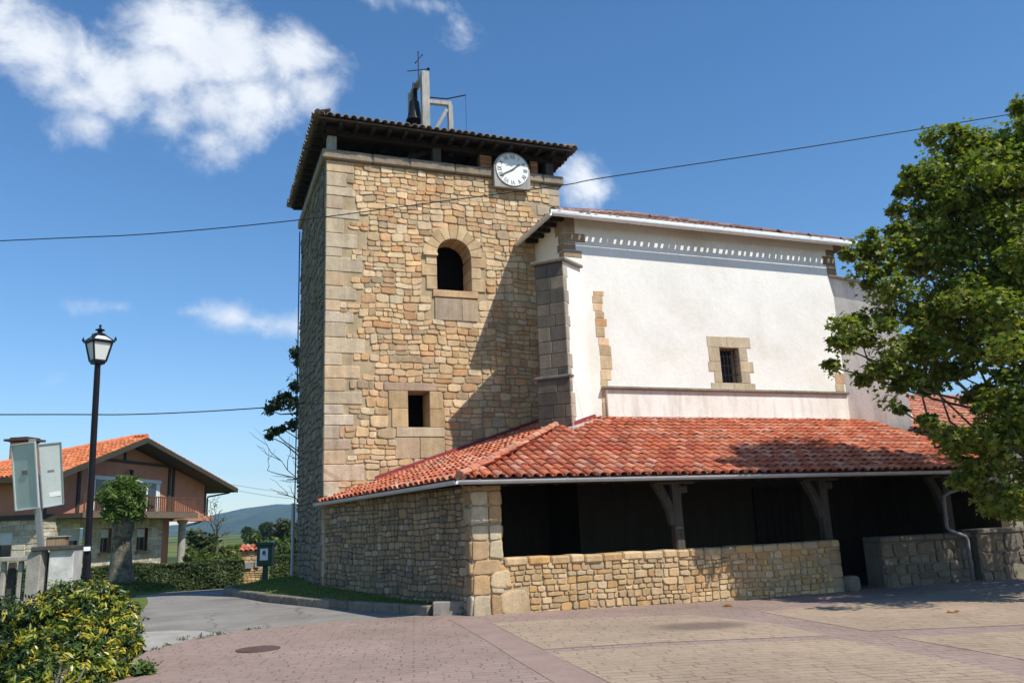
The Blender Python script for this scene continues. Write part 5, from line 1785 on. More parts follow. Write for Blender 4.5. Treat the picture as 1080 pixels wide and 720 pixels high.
# ------------------------------------------------------------------ trees beyond the hedge
def far_tree(px, py_top, depth, wpx, label, pal, seed, hbase=-1.2, kind='round', dens=1.0):
    top = pix(px, py_top, depth)
    base = V3((top.x, top.y, ground_z(top.x, top.y)-.05))
    T = thing('field_tree', base, label, 'tree', 'trees and bushes in the meadow beyond the hedge')
    rnd = random.Random(seed); rs = np.random.RandomState(seed)
    H = top.z - base.z; Rw = wpx*depth/868/2
    mb = MB()
    mb.tube([base, base.lerp(top, .5), base.lerp(top, .9)], [max(.06, H*.035), max(.04, H*.022), .02], 7)
    parts = []
    for i in range(14):
        if kind == 'round': c = base.lerp(top, rnd.uniform(.32, .86)) + V3((rnd.uniform(-.6, .6)*Rw, rnd.uniform(-.6, .6)*Rw, 0))
        else: 
            t = rnd.uniform(.2, .95); c = base.lerp(top, t) + V3((rnd.uniform(-.5, .5), rnd.uniform(-.5, .5), 0))*Rw*(1.2-t)
        limb(mb, base.lerp(top, rnd.uniform(.3, .7)), c, .04, .012, rnd, 4, .2, 5)
        parts.append(blob_leaves(rs, c, Rw*rnd.uniform(.3, .5), int(170*dens), max(.06, .0033*depth), pal, OVAL, (1, 1, .9), .3, .6))
    mb.build('trunk', MAT['bark'], T)
    leaf_object('crown', MAT['leaf'], parts, T)
DG = [(.050, .080, .022), (.065, .10, .026), (.04, .065, .02)]
LG = [(.12, .16, .036), (.14, .175, .045), (.10, .14, .034)]
MG = [(.08, .12, .028), (.095, .14, .032), (.065, .10, .024)]
OG = [(.09, .06, .025), (.05, .06, .02), (.04, .055, .016)]
far_tree(214, 556, 60, 34, 'dark round tree just right of the chalet pillar', DG, 101)
far_tree(236, 566, 44, 26, 'mid green bush in front of the thin feathery tree', MG, 102)
far_tree(251, 574, 46, 30, 'pale green bush above the hedge left of the gate pillar', LG, 103)
far_tree(268, 562, 70, 26, 'slim green tree directly above the gate pillar roof', MG, 104, kind='cone')
far_tree(304, 546, 90, 44, 'large dark tree with rusty patches beside the tower edge', DG[:2]+OG[:1], 105)
far_tree(289, 566, 75, 22, 'small light green tree just left of the tower edge', LG, 106)
far_tree(313, 560, 60, 26, 'dark bush touching the tower edge above the right hedge', MG, 107)
far_tree(205, 578, 42, 20, 'light green bush under the balcony of the chalet', LG, 108)
far_tree(226, 582, 38, 22, 'yellowish low bush behind the hedge beside the chalet pillar', LG, 109)
far_tree(282, 548, 160, 16, 'distant round tree on the hillside ridge', DG, 110)
far_tree(262, 553, 170, 14, 'distant small tree at the top of the meadow', DG, 111)
far_tree(221, 570, 48, 24, 'bright green bush between the chalet pillar and the thin tree', LG, 112)
far_tree(243, 578, 43, 22, 'low fresh green bush just left of the gate pillar', LG, 113)
far_tree(296, 574, 55, 24, 'rounded fresh green bush behind the green box', MG, 114)
far_tree(277, 568, 95, 20, 'pale bush on the meadow slope above the green box', LG, 115)
def feathery():
    base = V3((*pix(227, 600, 40)[:2], -.3))
    T = bare_tree('thin_tree', base, [pix(x, y, 40) for x, y in ((222, 532), (213, 545), (236, 545), (228, 528), (243, 560), (210, 562), (232, 538))], 'thin feathery tree with sparse twigs to the right of the chalet', 2.6, 9, .05)
    rs = np.random.RandomState(4)
    parts = [blob_leaves(rs, pix(x, y, 40), .3, 26, .045, [(.10, .12, .05), (.13, .13, .07)], OVAL, (1, 1, 1), .1, .5) for x, y in ((222, 538), (216, 550), (234, 548), (228, 533), (226, 560), (238, 562))]
    leaf_object('crown', MAT['leaf'], parts, T)
feathery()

# ------------------------------------------------------------------ mountain
def mountain():
    mb = MB(); vs, fs = [], []
    prof = [(-.9, .020), (-.5, .022), (-.2, .018), (-.05, .014), (0, .0175), (.019, .0255), (.045, .0295), (.064, .0325), (.085, .0345), (.112, .0335), (.15, .030), (.3, .026), (.6, .024), (1.0, .020)]
    na, nr = 260, 26
    D0, D1 = 1900, 3600
    for j in range(nr+1):
        t = j/nr; D = D0+(D1-D0)*t
        for i in range(na+1):
            a = -.9 + 1.9*i/na
            for (a0, e0), (a1, e1) in zip(prof, prof[1:]):
                if a0 <= a <= a1: el = e0+(e1-e0)*(a-a0)/(a1-a0); break
            hgt = el*D1
            s = math.sin(t*math.pi/2)**1.3
            z = hgt*s + (mnoise.fractal(V3((a*22, t*3.5, 1)), .9, 2.1, 5))*hgt*.16*math.sin(min(1, t*1.02)*math.pi) + mnoise.noise(V3((a*160, t*20, 0)))*1.4
            vs.append((math.sin(a)*D, math.cos(a)*D, z-6*(1-t)))
    w = na+1
    for j in range(nr):
        for i in range(na): fs.append((j*w+i, j*w+i+1, (j+1)*w+i+1, (j+1)*w+i))
    mb.add(vs, fs)
    o = mb.build('mountain', MAT['mountain'], smooth=True, recalc=False)
    struct(o, 'long wooded mountain ridge fading to blue on the horizon', 'mountain')
mountain()

# ------------------------------------------------------------------ chalet
def chalet():
    E1 = V3((-5.158, 40.82, 0)); w = V3((.4937, .8696, 0)).normalized(); n = V3((.8696, -.4937, 0)).normalized()
    b = -n
    T = thing('chalet_house', E1 + w*7 + b*6, 'two storey chalet with orange tiled gable roof, pink upper floor and stone ground floor', 'house')
    def P(u, z, off=0.0): return E1 + w*u + b*(1.2+off) + V3((0, 0, z))      # off: metres behind the gable wall
    r2 = random.Random(81)
    DEP = 4.4
    uL, uR = .0, 13.6
    pk = (5.5, 6.62)
    def roofz(u): return 6.66 - (pk[0]-u)*.335 if u < pk[0] else 6.66 - (u-pk[0])*.222
    # upper storey: gable wall with the door opening
    mb = MB()
    mb.add([P(uL, 2.9), P(uR, 2.9), P(uR, roofz(uR)-.16), P(pk[0], 6.45), P(uL, roofz(uL)-.16)], [(0, 1, 2, 3, 4)])
    mb.add([P(uL, 2.9, DEP), P(uL, 2.9), P(uL, roofz(uL)-.16), P(uL, 4.55, DEP)], [(0, 1, 2, 3)])
    mb.add([P(uR, 2.9), P(uR, 2.9, DEP), P(uR, 4.45, DEP), P(uR, roofz(uR)-.16)], [(0, 1, 2, 3)])
    mb.add([P(uR, 2.9, DEP), P(uL, 2.9, DEP), P(uL, 4.55, DEP), P(uR, 4.45, DEP)], [(0, 1, 2, 3)])
    mb.add([P(uL, 2.9), P(uR, 2.9), P(uR, 2.9, DEP), P(uL, 2.9, DEP)], [(0, 1, 2, 3)])
    mb.build('upper_wall', MAT['chalet_pink'], T)
    # ground floor of pale stone, with window openings
    mb = MB()
    O = P(uL, -.6)
    ws = [(1.2, 1.10, 2.72, 2.30), (4.04, 1.10, 4.88, 2.28), (6.95, 1.10, 7.90, 2.26)]
    holes = [(a, c+.6, e, d+.6) for a, c, e, d in ws]
    holed(mb, O, w, Z_, 9.2, 3.35, holes, (.50, .44, .34))
    pal = [(.54, .48, .37), (.60, .54, .43), (.48, .40, .29), (.57, .50, .38), (.44, .36, .26)]
    rubble(mb, O, w, Z_, 9.2, 3.33, r2, holes, pal, .7, .26, .02, .008, warp=.0, sq=.25, n=8)
    OL = P(uL, -.6, DEP); dl = n.copy()
    lw = (DEP-3.45+1.2+.05, 1.15+.6, DEP-3.45+2.15, 2.25+.6)
    lw = (DEP-2.25, 1.75, DEP-1.40, 2.85)
    holed(mb, OL, dl, Z_, DEP, 3.35, [lw], (.46, .40, .31))
    rubble(mb, OL, dl, Z_, DEP, 3.33, r2, [lw], pal, .7, .28, .02, .008, warp=.0, sq=.25, n=8)
    holed(mb, P(9.2, -.6), b, Z_, 4.3, 3.35, [], (.36, .20, .14))
    mb.build('ground_floor_wall', MAT['stone'], T)
    mb = MB()
    mb.obox(P(9.7, 1.1, .9), w, b, Z_, .5, .7, 1.75); mb.obox(P(11.5, 1.1, 4.2), w, b, Z_, 2.2, .15, 1.75)
    mb.build('recess_wall', MAT['chalet_pink'], T)
    # windows of the ground floor
    for (a, c, e, d) in ws:
        mb = MB()
        for x0, x1, z0, z1 in ((a, a+.07, c, d), (e-.07, e, c, d), (a+.07, e-.07, c, c+.07), (a+.07, e-.07, d-.07, d)):
            mb.obox(P((x0+x1)/2, (z0+z1)/2, .2), w, b, Z_, (x1-x0)/2, .04, (z1-z0)/2)
        mb.obox(P((a+e)/2, (c+d)/2, .19), w, b, Z_, .03, .03, (d-c)/2-.08)
        o = mb.build('window', MAT['chalet_white'] if a < 3 else MAT['wood_tan'], T)
        mb = MB(); mb.obox(P((a+e)/2, (c+d)/2, .23), w, b, Z_, (e-a)/2, .01, (d-c)/2); mb.build('pane', MAT['glass'], o)
        mb = MB(); hh = .5 if a < 3 else .42
        for i in range(int(hh/.05)): mb.obox(P((a+e)/2, d-.08-i*.05, .16), w, b, Z_, (e-a)/2-.07, .012, .022)
        mb.build('roller_shutter', MAT['shutter'], o)
        mb = MB(); mb.obox(P((a+e)/2, c-.05, -.05), w, b, Z_, (e-a)/2+.12, .14, .05); mb.build('sill', MAT['wood_tan'], o)
    mb = MB()
    cu = (lw[0]+lw[2])/2; cz = (lw[1]+lw[3])/2-.6
    cL = OL+dl*cu+V3((0, 0, .6)); 
    mb.obox(V3((cL.x, cL.y, cz+.25))+w*.18, dl, w, Z_, .40, .02, .28); o = mb.build('window', MAT['shutter'], T)
    mb = MB(); mb.obox(V3((cL.x, cL.y, cz))+w*.22, dl, w, Z_, .42, .01, .55); mb.build('pane', MAT['glass'], o)
    mb = MB(); mb.obox(P(uL, 3.9, 3.2)-w*.01, b, w, Z_, .55, .03, .55); o = mb.build('window', MAT['chalet_white'], T)
    mb = MB(); mb.obox(P(uL, 3.9, 3.2)-w*.045, b, w, Z_, .46, .01, .46); mb.build('pane', MAT['glass'], o)
    # floor band
    mb = MB()
    mb.obox(P(-.03, 2.80, DEP/2), b, w, Z_, DEP/2, .09, .11)
    mb.obox(P(.4, 2.80, -.02), w, b, Z_, .45, .08, .11)
    mb.build('floor_band', MAT['chalet_green'], T)
    # balcony
    mb = MB()
    mb.obox(P(5.5, 2.83, -.68), w, b, Z_, 4.75, .70, .10)
    bal = mb.build('balcony', MAT['chalet_soffit'], T)
    mb = MB(); mb.obox(P(5.5, 2.86, -1.40), w, b, Z_, 4.8, .03, .15); mb.build('edge_board', simple('chalet_edge', (.16, .12, .085), .8), bal)
    mb = MB()
    for i in range(51): mb.bar(P(.85+i*.185, 2.95, -1.33), P(.85+i*.185, 3.74, -1.33), .06)
    mb.bar(P(.85, 3.76, -1.33), P(10.2, 3.76, -1.33), .07, .05); mb.bar(P(.85, 3.02, -1.33), P(10.2, 3.02, -1.33), .05, .04)
    mb.build('railing', wood_mat('rail_wood', (.15, .075, .05)), bal)
    mb = MB()    # white lower panels behind the rail, by the door
    mb.obox(P(5.9, 3.30, -.03), w, b, Z_, 2.75, .02, .36)
    mb.build('white_panel', MAT['chalet_white'], T)
    # wide balcony door with shutters
    mb = MB()
    mb.obox(P(5.9, 3.82, -.015), w, b, Z_, 2.85, .03, .92)
    o = mb.build('balcony_door', MAT['chalet_white'], T)
    for uu in (3.7, 4.6, 7.1, 8.0):
        mb = MB(); mb.obox(P(uu, 3.85, -.05), w, b, Z_, .36, .01, .80); mb.build('pane', MAT['glass'], o)
    mb = MB(); mb.obox(P(5.9, 4.66, -.07), w, b, Z_, 2.85, .03, .09); mb.build('shutter_box', MAT['shutter'], o)
    # green timber framing
    mb = MB()
    for uu, z1 in ((9.62, roofz(9.62)-.2), (10.02, roofz(10.02)-.2), (2.15, roofz(2.15)-.2)): mb.obox(P(uu, (2.95+z1)/2, -.04), w, b, Z_, .09, .04, (z1-2.95)/2)
    mb.obox(P(5.9, 5.56, -.045), w, b, Z_, 3.8, .04, .07); mb.obox(P(5.5, 5.98, -.04), w, b, Z_, .06, .04, .42)
    mb.build('timber_frame', MAT['chalet_green'], T)
    for uu, zc, hz in ((13.55, 3.75, .9), (.05, 3.6, .8)):
        mb = MB(); mb.obox(P(uu, zc, -.03), w, b, Z_, .06, .035, hz); mb.build('corner_post', MAT['chalet_green'], T)
    mb = MB(); mb.lathe(P(5.86, 4.95, -.22), [(.02, .22), (.1, .16), (.1, .0), (.03, -.08)], 8); mb.bar(P(5.86, 5.15, -.22), P(5.86, 5.15, 0), .03)
    mb.build('wall_lamp', MAT['iron'], T)
    # pillar under the overhanging corner
    mb = MB(); mb.lathe(P(10.35, -.7, -.5), [(.2, 0), (.2, 3.15), (.28, 3.2), (.28, 3.35)], 14)
    mb.build('pillar', MAT['concrete_pale'], T)
    mb = MB(); mb.obox(P(12.1, 2.74, .0), w, b, Z_, 1.55, .5, .14); mb.build('overhang_beam', MAT['chalet_pink'], T)
    # roof
    F = -1.2; Bk = 5.6
    eL, eR = -1.0, 15.2
    th = .16
    mb = MB()
    A, Pk, B = P(eL, roofz(eL), F), P(pk[0], 6.70, F), P(eR, roofz(eR), F)
    A2, Pk2, B2 = P(eL, roofz(eL), Bk), P(pk[0], 6.70, -.5), P(eR, roofz(eR), Bk)
    lo = V3((0, 0, -th))
    OR = (.62, .20, .085)
    mb.quad(A, Pk, Pk2, A2, OR); mb.quad(Pk, B, B2, Pk2, OR); mb.add([A2, Pk2, B2], [(0, 1, 2)], OR)
    ro = random.Random(4)
    pal = [(.66, .21, .085), (.62, .19, .075), (.70, .25, .11), (.58, .17, .07)]
    def slope(o0, e1, top, toph):       # tiles of one slope: eave o0->e1, ridge point seen from o0, and the hip end
        U = (e1-o0).normalized(); Lu = (e1-o0).length
        h0 = (top-o0).dot(U); S = top-o0-U*h0; Ls = S.length; S.normalize(); h1 = (toph-o0).dot(U)
        lo_, hi_ = h0, h1
        tiles(mb, o0, U, S, lambda u, s: lo_*s/Ls < u < Lu+(hi_-Lu)*s/Ls and s < Ls-.05, Lu, Ls, ro, pal, pitch=.22, expo=.36, rad=.095, lenx=.44, detail=4, chan=False)
    slope(A2, A, Pk2, Pk); slope(B, B2, Pk, Pk2)
    for i in range(18):
        p0 = Pk2.lerp(A2, i/18)+V3((0, 0, .07)); mb.tube([p0, p0+(A2-Pk2)/17], [.14, .12], 7, OR)
    mb.tube([Pk+V3((0, 0, .06)), Pk2+V3((0, 0, .06))], [.15, .13], 7, OR)
    roof = mb.build('roof', MAT['tile'], T)
    mb = MB()
    lo2 = V3((0, 0, -.02))
    mb.add([A+lo, Pk+lo, Pk2+lo, A2+lo], [(3, 2, 1, 0)]); mb.add([Pk+lo, B+lo, B2+lo, Pk2+lo], [(3, 2, 1, 0)]); mb.add([A2+lo, Pk2+lo, B2+lo], [(0, 1, 2)])
    mb.build('soffit', MAT['chalet_soffit'], roof)
    mb = MB()
    ff = n*.03
    for a, c in ((A, Pk), (Pk, B)): mb.bar(a+ff+V3((0, 0, -.13)), c+ff+V3((0, 0, -.13)), .05, .24)
    mb.bar(B+V3((0, 0, -.12))+w*.03, B2+V3((0, 0, -.12))+w*.03, .05, .20); mb.bar(A+V3((0, 0, -.12))-w*.03, A2+V3((0, 0, -.12))-w*.03, .05, .2)
    mb.build('verge_board', MAT['chalet_green'], roof)
    mb = MB(); mb.obox(P(2.2, 5.75, 3.0), w, b, Z_, .42, .42, .62); ch = mb.build('chimney', MAT['brick'], roof)
    mb = MB(); mb.obox(P(2.2, 6.47, 3.0), w, b, Z_, .62, .62, .05)
    for sx in (-.4, .4):
        for sy in (-.4, .4): mb.obox(P(2.2+sx, 6.395, 3.0+sy), w, b, Z_, .05, .05, .02)
    mb.obox(P(2.2, 6.56, 3.0), w, b, Z_, .45, .45, .04)
    mb.build('chimney_cap', MAT['chalet_soffit'], roof)
    mb = MB()
    mb.tube([P(15.1, 4.38, -.9), P(14.9, 4.25, -.8), P(13.72, 4.02, -.1), P(13.70, 3.9, -.08), P(13.70, 2.7, -.08), P(12.4, 2.5, -.3), P(10.65, 2.3, -.45), P(10.62, 2.2, -.45), P(10.62, -.5, -.45)], .05, 7)
    mb.build('downpipe', MAT['chalet_green'], T)
chalet()

# ------------------------------------------------------------------ street furniture
def street_lamp():
    base = V3((-1.56, 13.1, .1))
    T = thing('street_lamp', base, 'black street lamp with a four sided lantern on a slender post', 'street lamp')
    top = pix(103, 384, 12.3)
    foot = pix(89, 640, 12.3); dirv = (top-foot).normalized()
    base2 = foot + dirv*((.1-foot.z)/dirv.z)
    T.location = base2
    mb = MB()
    def A(z): return base2 + dirv*(z/dirv.z)
    H = top.z-.1
    mb.tube([A(0), A(.06), A(.08), A(.7), A(.74), A(1.3), A(1.34), A(H-.12), A(H)], [.15, .15, .075, .070, .060, .056, .050, .043, .040], 14)
    mb.tube([A(1.0), A(1.04)], .075, 14)
    mb.build('post', MAT['lamp_paint'], T, smooth=False)
    mb = MB(); q = A(1.42); mb.obox(q+V3((.0, -.06, 0)), X_, Y_, Z_, .045, .012, .03)
    mb.build('sticker', MAT['white_paint'], T)
    # lantern
    ct = top
    mb = MB()
    rot = Matrix.Rotation(R(28), 3, 'Z')
    def C4(h, z): return [ct + rot @ V3((sx*h*.74, sy*h*.74, z*.78)) for sx, sy in ((-1, -1), (1, -1), (1, 1), (-1, 1))]
    lo, hi = C4(.115, .06), C4(.185, .42)
    for a, b_ in zip(lo, hi): mb.bar(a, b_, .022)
    for ring in (lo, hi):
        for i in range(4): mb.bar(ring[i], ring[(i+1) % 4], .026)
    bt = C4(.10, .0)
    mb.add(bt + lo, [(3, 2, 1, 0), (4, 5, 6, 7), (0, 1, 5, 4), (1, 2, 6, 5), (2, 3, 7, 6), (3, 0, 4, 7)])
    e0, e1 = C4(.225, .425), C4(.225, .455)
    mb.add(e0+e1, [(3, 2, 1, 0), (0, 1, 5, 4), (1, 2, 6, 5), (2, 3, 7, 6), (3, 0, 4, 7)])
    # roof ribs and crown
    r0_, r1_ = C4(.20, .455), C4(.085, .56)
    for a, b_ in zip(r0_, r1_): mb.bar(a, b_, .02)
    for i in range(4): mb.bar(r1_[i], r1_[(i+1) % 4], .022)
    mb.lathe(ct, [(a_*.74, b_*.78) for a_, b_ in ((.085, .56), (.12, .575), (.12, .59), (.05, .62), (.04, .65), (.09, .665), (.09, .68), (.03, .70), (.018, .74), (.03, .76), (.0, .79))], 10)
    for q in C4(.225, .455): mb.lathe(q, [(.018, 0), (.018, .03), (.0, .07)], 6)
    lan = mb.build('lantern', MAT['lamp_paint'], T)
    a4, b4 = C4(.108, .075), C4(.178, .41)
    for i in range(4):
        mb = MB(); j = (i+1) % 4
        mb.quad(a4[i], a4[j], b4[j], b4[i]); mb.build('pane', MAT['lamp_pane'], lan, recalc=False)
    mb = MB(); a4, b4 = C4(.195, .457), C4(.083, .557)
    for i in range(4): mb.quad(a4[i], a4[(i+1) % 4], b4[(i+1) % 4], b4[i])
    mb.build('top_panes', MAT['lamp_pane'], lan, recalc=False)
street_lamp()

def traffic_sign():
    D = 16.6
    foot = pix(45.5, 620, D); top = pix(34, 463, D)
    foot.z = .0
    T = thing('road_sign', foot, 'two grey road sign plates seen from behind on a leaning galvanised post', 'sign')
    mb = MB()
    foot2 = pix(45.2, 600, D); d = (top-foot2).normalized(); base = foot2 - d*((foot2.z-.05)/d.z)
    T.location = base
    mb.obox((base+top)/2, d, rt, d.cross(rt).normalized(), (top-base).length/2, .055, .035)
    mb.build('post', MAT['galv'], T)
    back = (fw*1.0).normalized()
    for (pts, dep, lab) in (([(12.5, 469), (37, 466), (41, 535), (17, 538)], (D+.06, D-.10), 'left plate with a dark clamp mark'), ([(40, 468.5), (64, 466), (67, 531), (45, 535)], (D+.02, D+.22), 'right plate with a pale sticker')):
        d0, d1 = dep
        c4 = [pix(*pts[0], d0), pix(*pts[1], d1), pix(*pts[2], d1), pix(*pts[3], d0)]
        nn = (c4[1]-c4[0]).cross(c4[3]-c4[0]).normalized()
        if nn.dot(fw) < 0: nn = -nn
        mb = MB(); mb.prism(c4, nn*.025)
        o = mb.build('sign_plate', MAT['sign_back'], T); o['label'] = lab
        mb = MB()
        cc = (c4[0]*.5+c4[1]*.5).lerp(c4[3]*.5+c4[2]*.5, .44)
        u_ = (c4[1]-c4[0]).normalized(); v_ = (c4[3]-c4[0]).normalized()
        mb.obox(cc-nn*.006, u_, v_, nn, .075, .04, .006) if 'dark' in lab else mb.obox(cc-nn*.006, u_, v_, nn, .06, .018, .006)
        mb.build('clamp', MAT['sign_mark'], o)
        mb = MB()    # folded rim
        for a, b_ in zip(c4, c4[1:]+c4[:1]): mb.bar(a-nn*.012, b_-nn*.012, .025, .02)
        mb.build('rim', MAT['sign_back'] if 'dark' in lab else MAT['galv'], o)
        if 'pale' in lab:
            cc = (c4[0]*.38+c4[1]*.62).lerp(c4[3]*.38+c4[2]*.62, .82)
            mb = MB(); mb.obox(cc-nn*.004, u_, v_, nn, .10, .045, .004); mb.build('sticker', MAT['white_paint'], o)
traffic_sign()

def fence():
    D = 16.0
    def at(x, y, dd=0): return pix(x, y, D+dd)
    T = thing('concrete_fence', at(0, 640), 'weathered grey concrete fence with vertical slats at the left edge', 'fence')
    g0 = .05
    def upright(px, wpx, ztop, dd, name, mat, thick=.14):
        c = at(px, 600, dd); wd = wpx*D/868
        mb = MB(); mb.obox(V3((c.x, c.y, (g0+ztop)/2)), r0, V3((r0.y, -r0.x, 0)), Z_, wd/2, thick/2, (ztop-g0)/2, bev=.015)
        return mb.build(name, mat, T)
    upright(38.5, 15, 1.50, 0, 'post', MAT['concrete'], .26)
    a = at(-60, 592); b_ = at(31, 588.5)
    zz = 1.36
    mb = MB(); mb.bar(V3((a.x, a.y, zz)), V3((b_.x, b_.y, zz)), .16, .09, bev=.012); mb.build('rail', MAT['concrete'], T)
    mb = MB(); mb.bar(V3((a.x, a.y, .32)), V3((b_.x, b_.y, .32)), .14, .10, bev=.012); mb.build('rail', MAT['concrete'], T)
    for px in (-52, -40, -27, -14, 4, 22): upright(px, 5.2, 1.31, .02, 'slat', MAT['concrete'], .07)
    for px in (-46, -33, -20, -5, 13): upright(px, 8.5, 1.30, .16, 'slat', MAT['concrete_dark'], .05)
    # gate pillar
    c = at(64.5, 600, .1)
    T2 = thing('gate_pillar', V3((c.x, c.y, g0)), 'square pale concrete gate pillar with a dark cap slab and a small box on it', 'pillar')
    rz = Matrix.Rotation(R(-6), 3, 'Z')
    U, W = rz @ X_, rz @ Y_
    mb = MB(); mb.obox(V3((c.x+.04, c.y+.25, .78)), U, W, Z_, .22, .36, .73, bev=.015); mb.build('shaft', simple('pillar_paint', (.52, .51, .48), .9, 0, .3, 3, .3), T2)
    mb = MB(); mb.obox(V3((c.x-.1, c.y+.25, 1.535)), U, W, Z_, .38, .44, .04, bev=.01); mb.build('cap', MAT['concrete_dark'], T2)
    mb = MB(); mb.obox(V3((c.x-.14, c.y+.3, 1.66)), U, W, Z_, .17, .14, .085, bev=.006)
    bx = mb.build('box', MAT['wood_tan'], T2)
    mb = MB(); mb.obox(V3((c.x-.14, c.y+.3, 1.757)), U, W, Z_, .20, .17, .010); mb.build('lid', MAT['wood_pale'], bx)
    mb = MB(); c2 = at(50.5, 600, .25); mb.obox(V3((c2.x-.02, c2.y+.3, .75)), U, W, Z_, .06, .3, .70); mb.build('side_slab', MAT['concrete_dark'], T2)
fence()

def green_box():
    D = 24.0
    c = pix(280, 595, D); 
    base = V3((c.x, c.y, .26))
    T = thing('green_bin', base, 'dark green box on a post with a white notice, standing on the lawn', 'bin')
    U = r0; W = V3((-r0.y, r0.x, 0))
    W = V3((math.sin(YAW), math.cos(YAW), 0))
    mb = MB(); mb.obox(V3((c.x, c.y, .55)), U, W, Z_, .07, .06, .40, bev=.01); mb.build('post', MAT['green_paint'], T)
    mb = MB(); mb.obox(V3((c.x, c.y, 1.04)), U, W, Z_, .215, .17, .29, bev=.02); body = mb.build('body', MAT['green_paint'], T)
    mb = MB(); mb.obox(V3((c.x, c.y, 1.37)), U, W, Z_, .25, .20, .05, bev=.025); mb.build('lid', MAT['green_paint'], T)
    mb = MB(); f = V3((c.x, c.y, 1.08))-W*.173; mb.obox(f, U, W, Z_, .115, .004, .165); nt = mb.build('notice', MAT['white_paint'], body)
    mb = MB(); f = f-W*.006
    # little black figure walking a pet
    mb.obox(f+Z_*.045+U*.0, U, W, Z_, .045, .002, .045); mb.obox(f+Z_*.0+U*.035, U, W, Z_, .012, .0021, .05); mb.obox(f+U*-.03+Z_*.0, U, W, Z_, .012, .0022, .03)
    mb.lathe(f+Z_*.105, [(.0, -.02), (.022, 0), (0, .02)], 8)
    mb.build('pictogram', MAT['dial_black'], body)
green_box()

def stone_gate():
    D = 33.6
    c = pix(266, 600, D); ZG = -.42
    T = thing('stone_pillar', V3((c.x, c.y, ZG)), 'rubble stone gate pillar with a small red tiled cap among the hedges', 'pillar')
    r2 = random.Random(91)
    U = V3((math.cos(R(-10)), math.sin(R(-10)), 0)); W = Z_.cross(U)
    mb = MB(); wd = .86
    O = V3((c.x, c.y, ZG)) - U*(wd/2)
    mb.obox(V3((c.x, c.y, ZG+.72))+W*.22, U, W, Z_, wd/2, .218, .72, MORTAR)
    rubble(mb, O, U, Z_, wd, 1.40, r2, [], PARA_PAL, .34, .18, .03, .008, warp=.01, n=8)
    mb.build('shaft', MAT['stone'], T)
    mb = MB()
    a = O + V3((0, 0, 1.42)) - W*.12 - U*.1
    S = (W*.6 + Z_*.22).normalized()
    mb.add([a, a+U*(wd+.2), a+U*(wd+.2)+S*.7, a+S*.7], [(0, 1, 2, 3)], (.3, .1, .06))
    tiles(mb, a, U, S, lambda u, s: u < wd+.2 and s < .7, wd+.2, .7, r2, RED_PAL, pitch=.19, start=0)
    mb.build('tile_cap', MAT['tile'], T)
    mb = MB(); mb.obox(O+U*.28-W*.05+V3((0, 0, .88)), U, W, Z_, .12, .06, .12); mb.build('meter_box', MAT['galv'], T)
    mb = MB(); mb.obox(O+U*.62-W*.05+V3((0, 0, .92)), U, W, Z_, .08, .06, .13); mb.build('meter_box', MAT['galv'], T)
stone_gate()

def manhole():
    c = V3((.86, 12.15, .1+.024))
    mb = MB(); mb.lathe(c, [(.29, 0), (.29, .008), (.27, .008), (.27, .004), (.265, .004), (.265, .009), (0.01, .009)], 32)
    T = tag(mb.build('manhole_cover', MAT['manhole']), 'round rusty manhole cover in the mauve paving', 'manhole cover')
    mb = MB()
    for i in range(-4, 5):
        L_ = math.sqrt(max(0, .245**2-(i*.053)**2))
        mb.box((c.x, c.y+i*.053, c.z+.012), (L_*2, .02, .006))
    mb.build('grip_rib', MAT['manhole'], T)
manhole()

def cable(name, px, label, r_, ext):
    pts = [V3(p) for p in px]
    d0 = (pts[0]-pts[1]).normalized(); d1 = (pts[-1]-pts[-2]).normalized()
    pts = [pts[0]+d0*ext[0]] + pts + [pts[-1]+d1*ext[1]]
    # smooth with Catmull-Rom
    out = []
    for i in range(len(pts)-1):
        p0, p1, p2, p3 = pts[max(i-1, 0)], pts[i], pts[i+1], pts[min(i+2, len(pts)-1)]
        for k in range(6):
            t = k/6
            out.append(.5*((2*p1)+(p2-p0)*t+(2*p0-5*p1+4*p2-p3)*t*t+(-p0+3*p1-3*p2+p3)*t**3))
    out.append(pts[-1])
    mb = MB(); mb.tube(out, r_, 6)
    tag(mb.build(name, MAT['cable'], smooth=True), label, 'cable')
cable('overhead_cable', [pix(x, y, 18) for x, y in ((0, 254), (160, 246.5), (315, 232), (450, 214.5), (590, 196), (640, 187), (850, 155.5), (1045, 124))], 'long black cable crossing in front of the tower below its clock', .011, (14, 8))
cable('overhead_cable', [pix(0, 437, 20), pix(150, 436.5, 21.5), pix(275, 430, 23), pix(330, 424, 23.6)], 'black cable passing behind the street lamp lantern to the tower corner', .016, (14, 0))
cable('thin_wire', [pix(245, 511, 60), pix(285, 517, 58), pix(325, 521, 56)], 'thin wire between the chalet eave and the tower, the upper one', .012, (2, 3))
cable('thin_wire', [pix(245, 516, 60), pix(285, 523, 58), pix(325, 527, 56)], 'thin wire between the chalet eave and the tower, the lower one', .012, (2, 3))

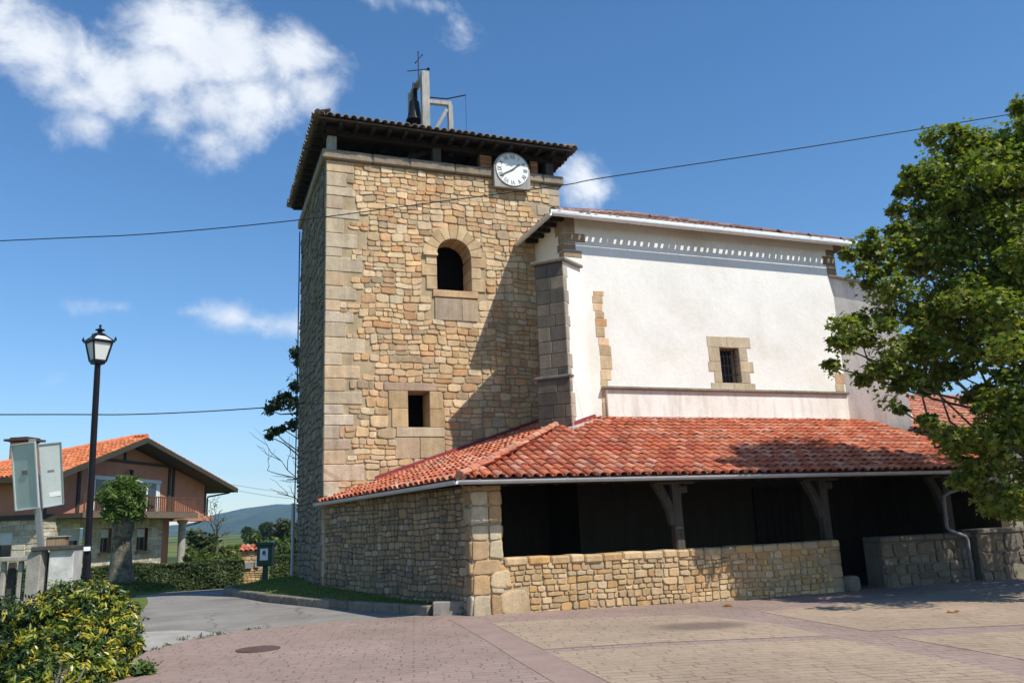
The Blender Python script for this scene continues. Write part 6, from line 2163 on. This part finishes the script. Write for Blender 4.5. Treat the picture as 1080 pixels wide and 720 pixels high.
def dry_leaves():
    rnd = random.Random(12)
    for px, py, lab in ((1005, 646, 'dry orange leaf lying on the paving near the right gateway'), (768, 641, 'dry brown leaf lying on the paving below the parapet')):
        d = fw*868 + rt*(px-540) - up*(py-360); t = -(1.6-.02)/d.z; c = V3((0, 0, 1.6))+d*t; c.z = g(c.x)+.04
        a = rnd.uniform(0, 6); mb = MB(); vs = []
        for i in range(10):
            th = a+i*math.pi/5; r_ = (.11, .06)[i % 2]; vs.append((c.x+math.cos(th)*r_, c.y+math.sin(th)*r_, c.z+.025*math.cos(i*1.3)))
        vs.append((c.x, c.y, c.z-.008))
        mb.add(vs, [(i, (i+1) % 10, 10) for i in range(10)], (.36, .17, .06))
        tag(mb.build('dry_leaf', MAT['leaf'], recalc=False), lab, 'leaf')
dry_leaves()
def weeds():
    rs = np.random.RandomState(6); rnd = random.Random(6); parts = []
    for x, y in ((-.5, 13.1), (-.3, 13.5), (0, 14.05), (.15, 14.1), (.35, 14.3), (.5, 14.4), (.85, 14.72), (1.0, 14.8), (3.5, 15.9), (3.3, 16.4), (3.9, 14.7), (4.4, 14.45), (2.9, 17.8), (3.75, 15.1)):
        parts.append(blob_leaves(rs, (x+rnd.uniform(-.08, .08), y, .13), rnd.uniform(.06, .13), 40, .025, [(.08, .12, .03), (.10, .12, .04)], LANCE, (1.3, 1, .5), .2, .4))
    tag(leaf_object('weeds', MAT['leaf'], parts), 'small weeds in the joint between paving, asphalt and kerb', 'weeds', kind='stuff')
weeds()

# ------------------------------------------------------------------ the air
def haze():
    mb = MB(); mb.box((0, 1820, 135), (8400, 4300, 310))
    o = mb.build('haze', MAT['soil'])
    m = bpy.data.materials.new('haze_air'); m.use_nodes = True
    N, L = m.node_tree.nodes, m.node_tree.links; N.clear()
    out = N.new('ShaderNodeOutputMaterial'); v = N.new('ShaderNodeVolumePrincipled')
    v.inputs['Color'].default_value = (.42, .68, 1, 1)
    v.inputs['Density'].default_value = .00016
    v.inputs['Anisotropy'].default_value = 0.0
    L.new(v.outputs[0], out.inputs['Volume'])
    o.data.materials.clear(); o.data.materials.append(m)
    tag(o, 'pale blue haze in the air that fades the far mountain', 'haze', kind='stuff')
haze()
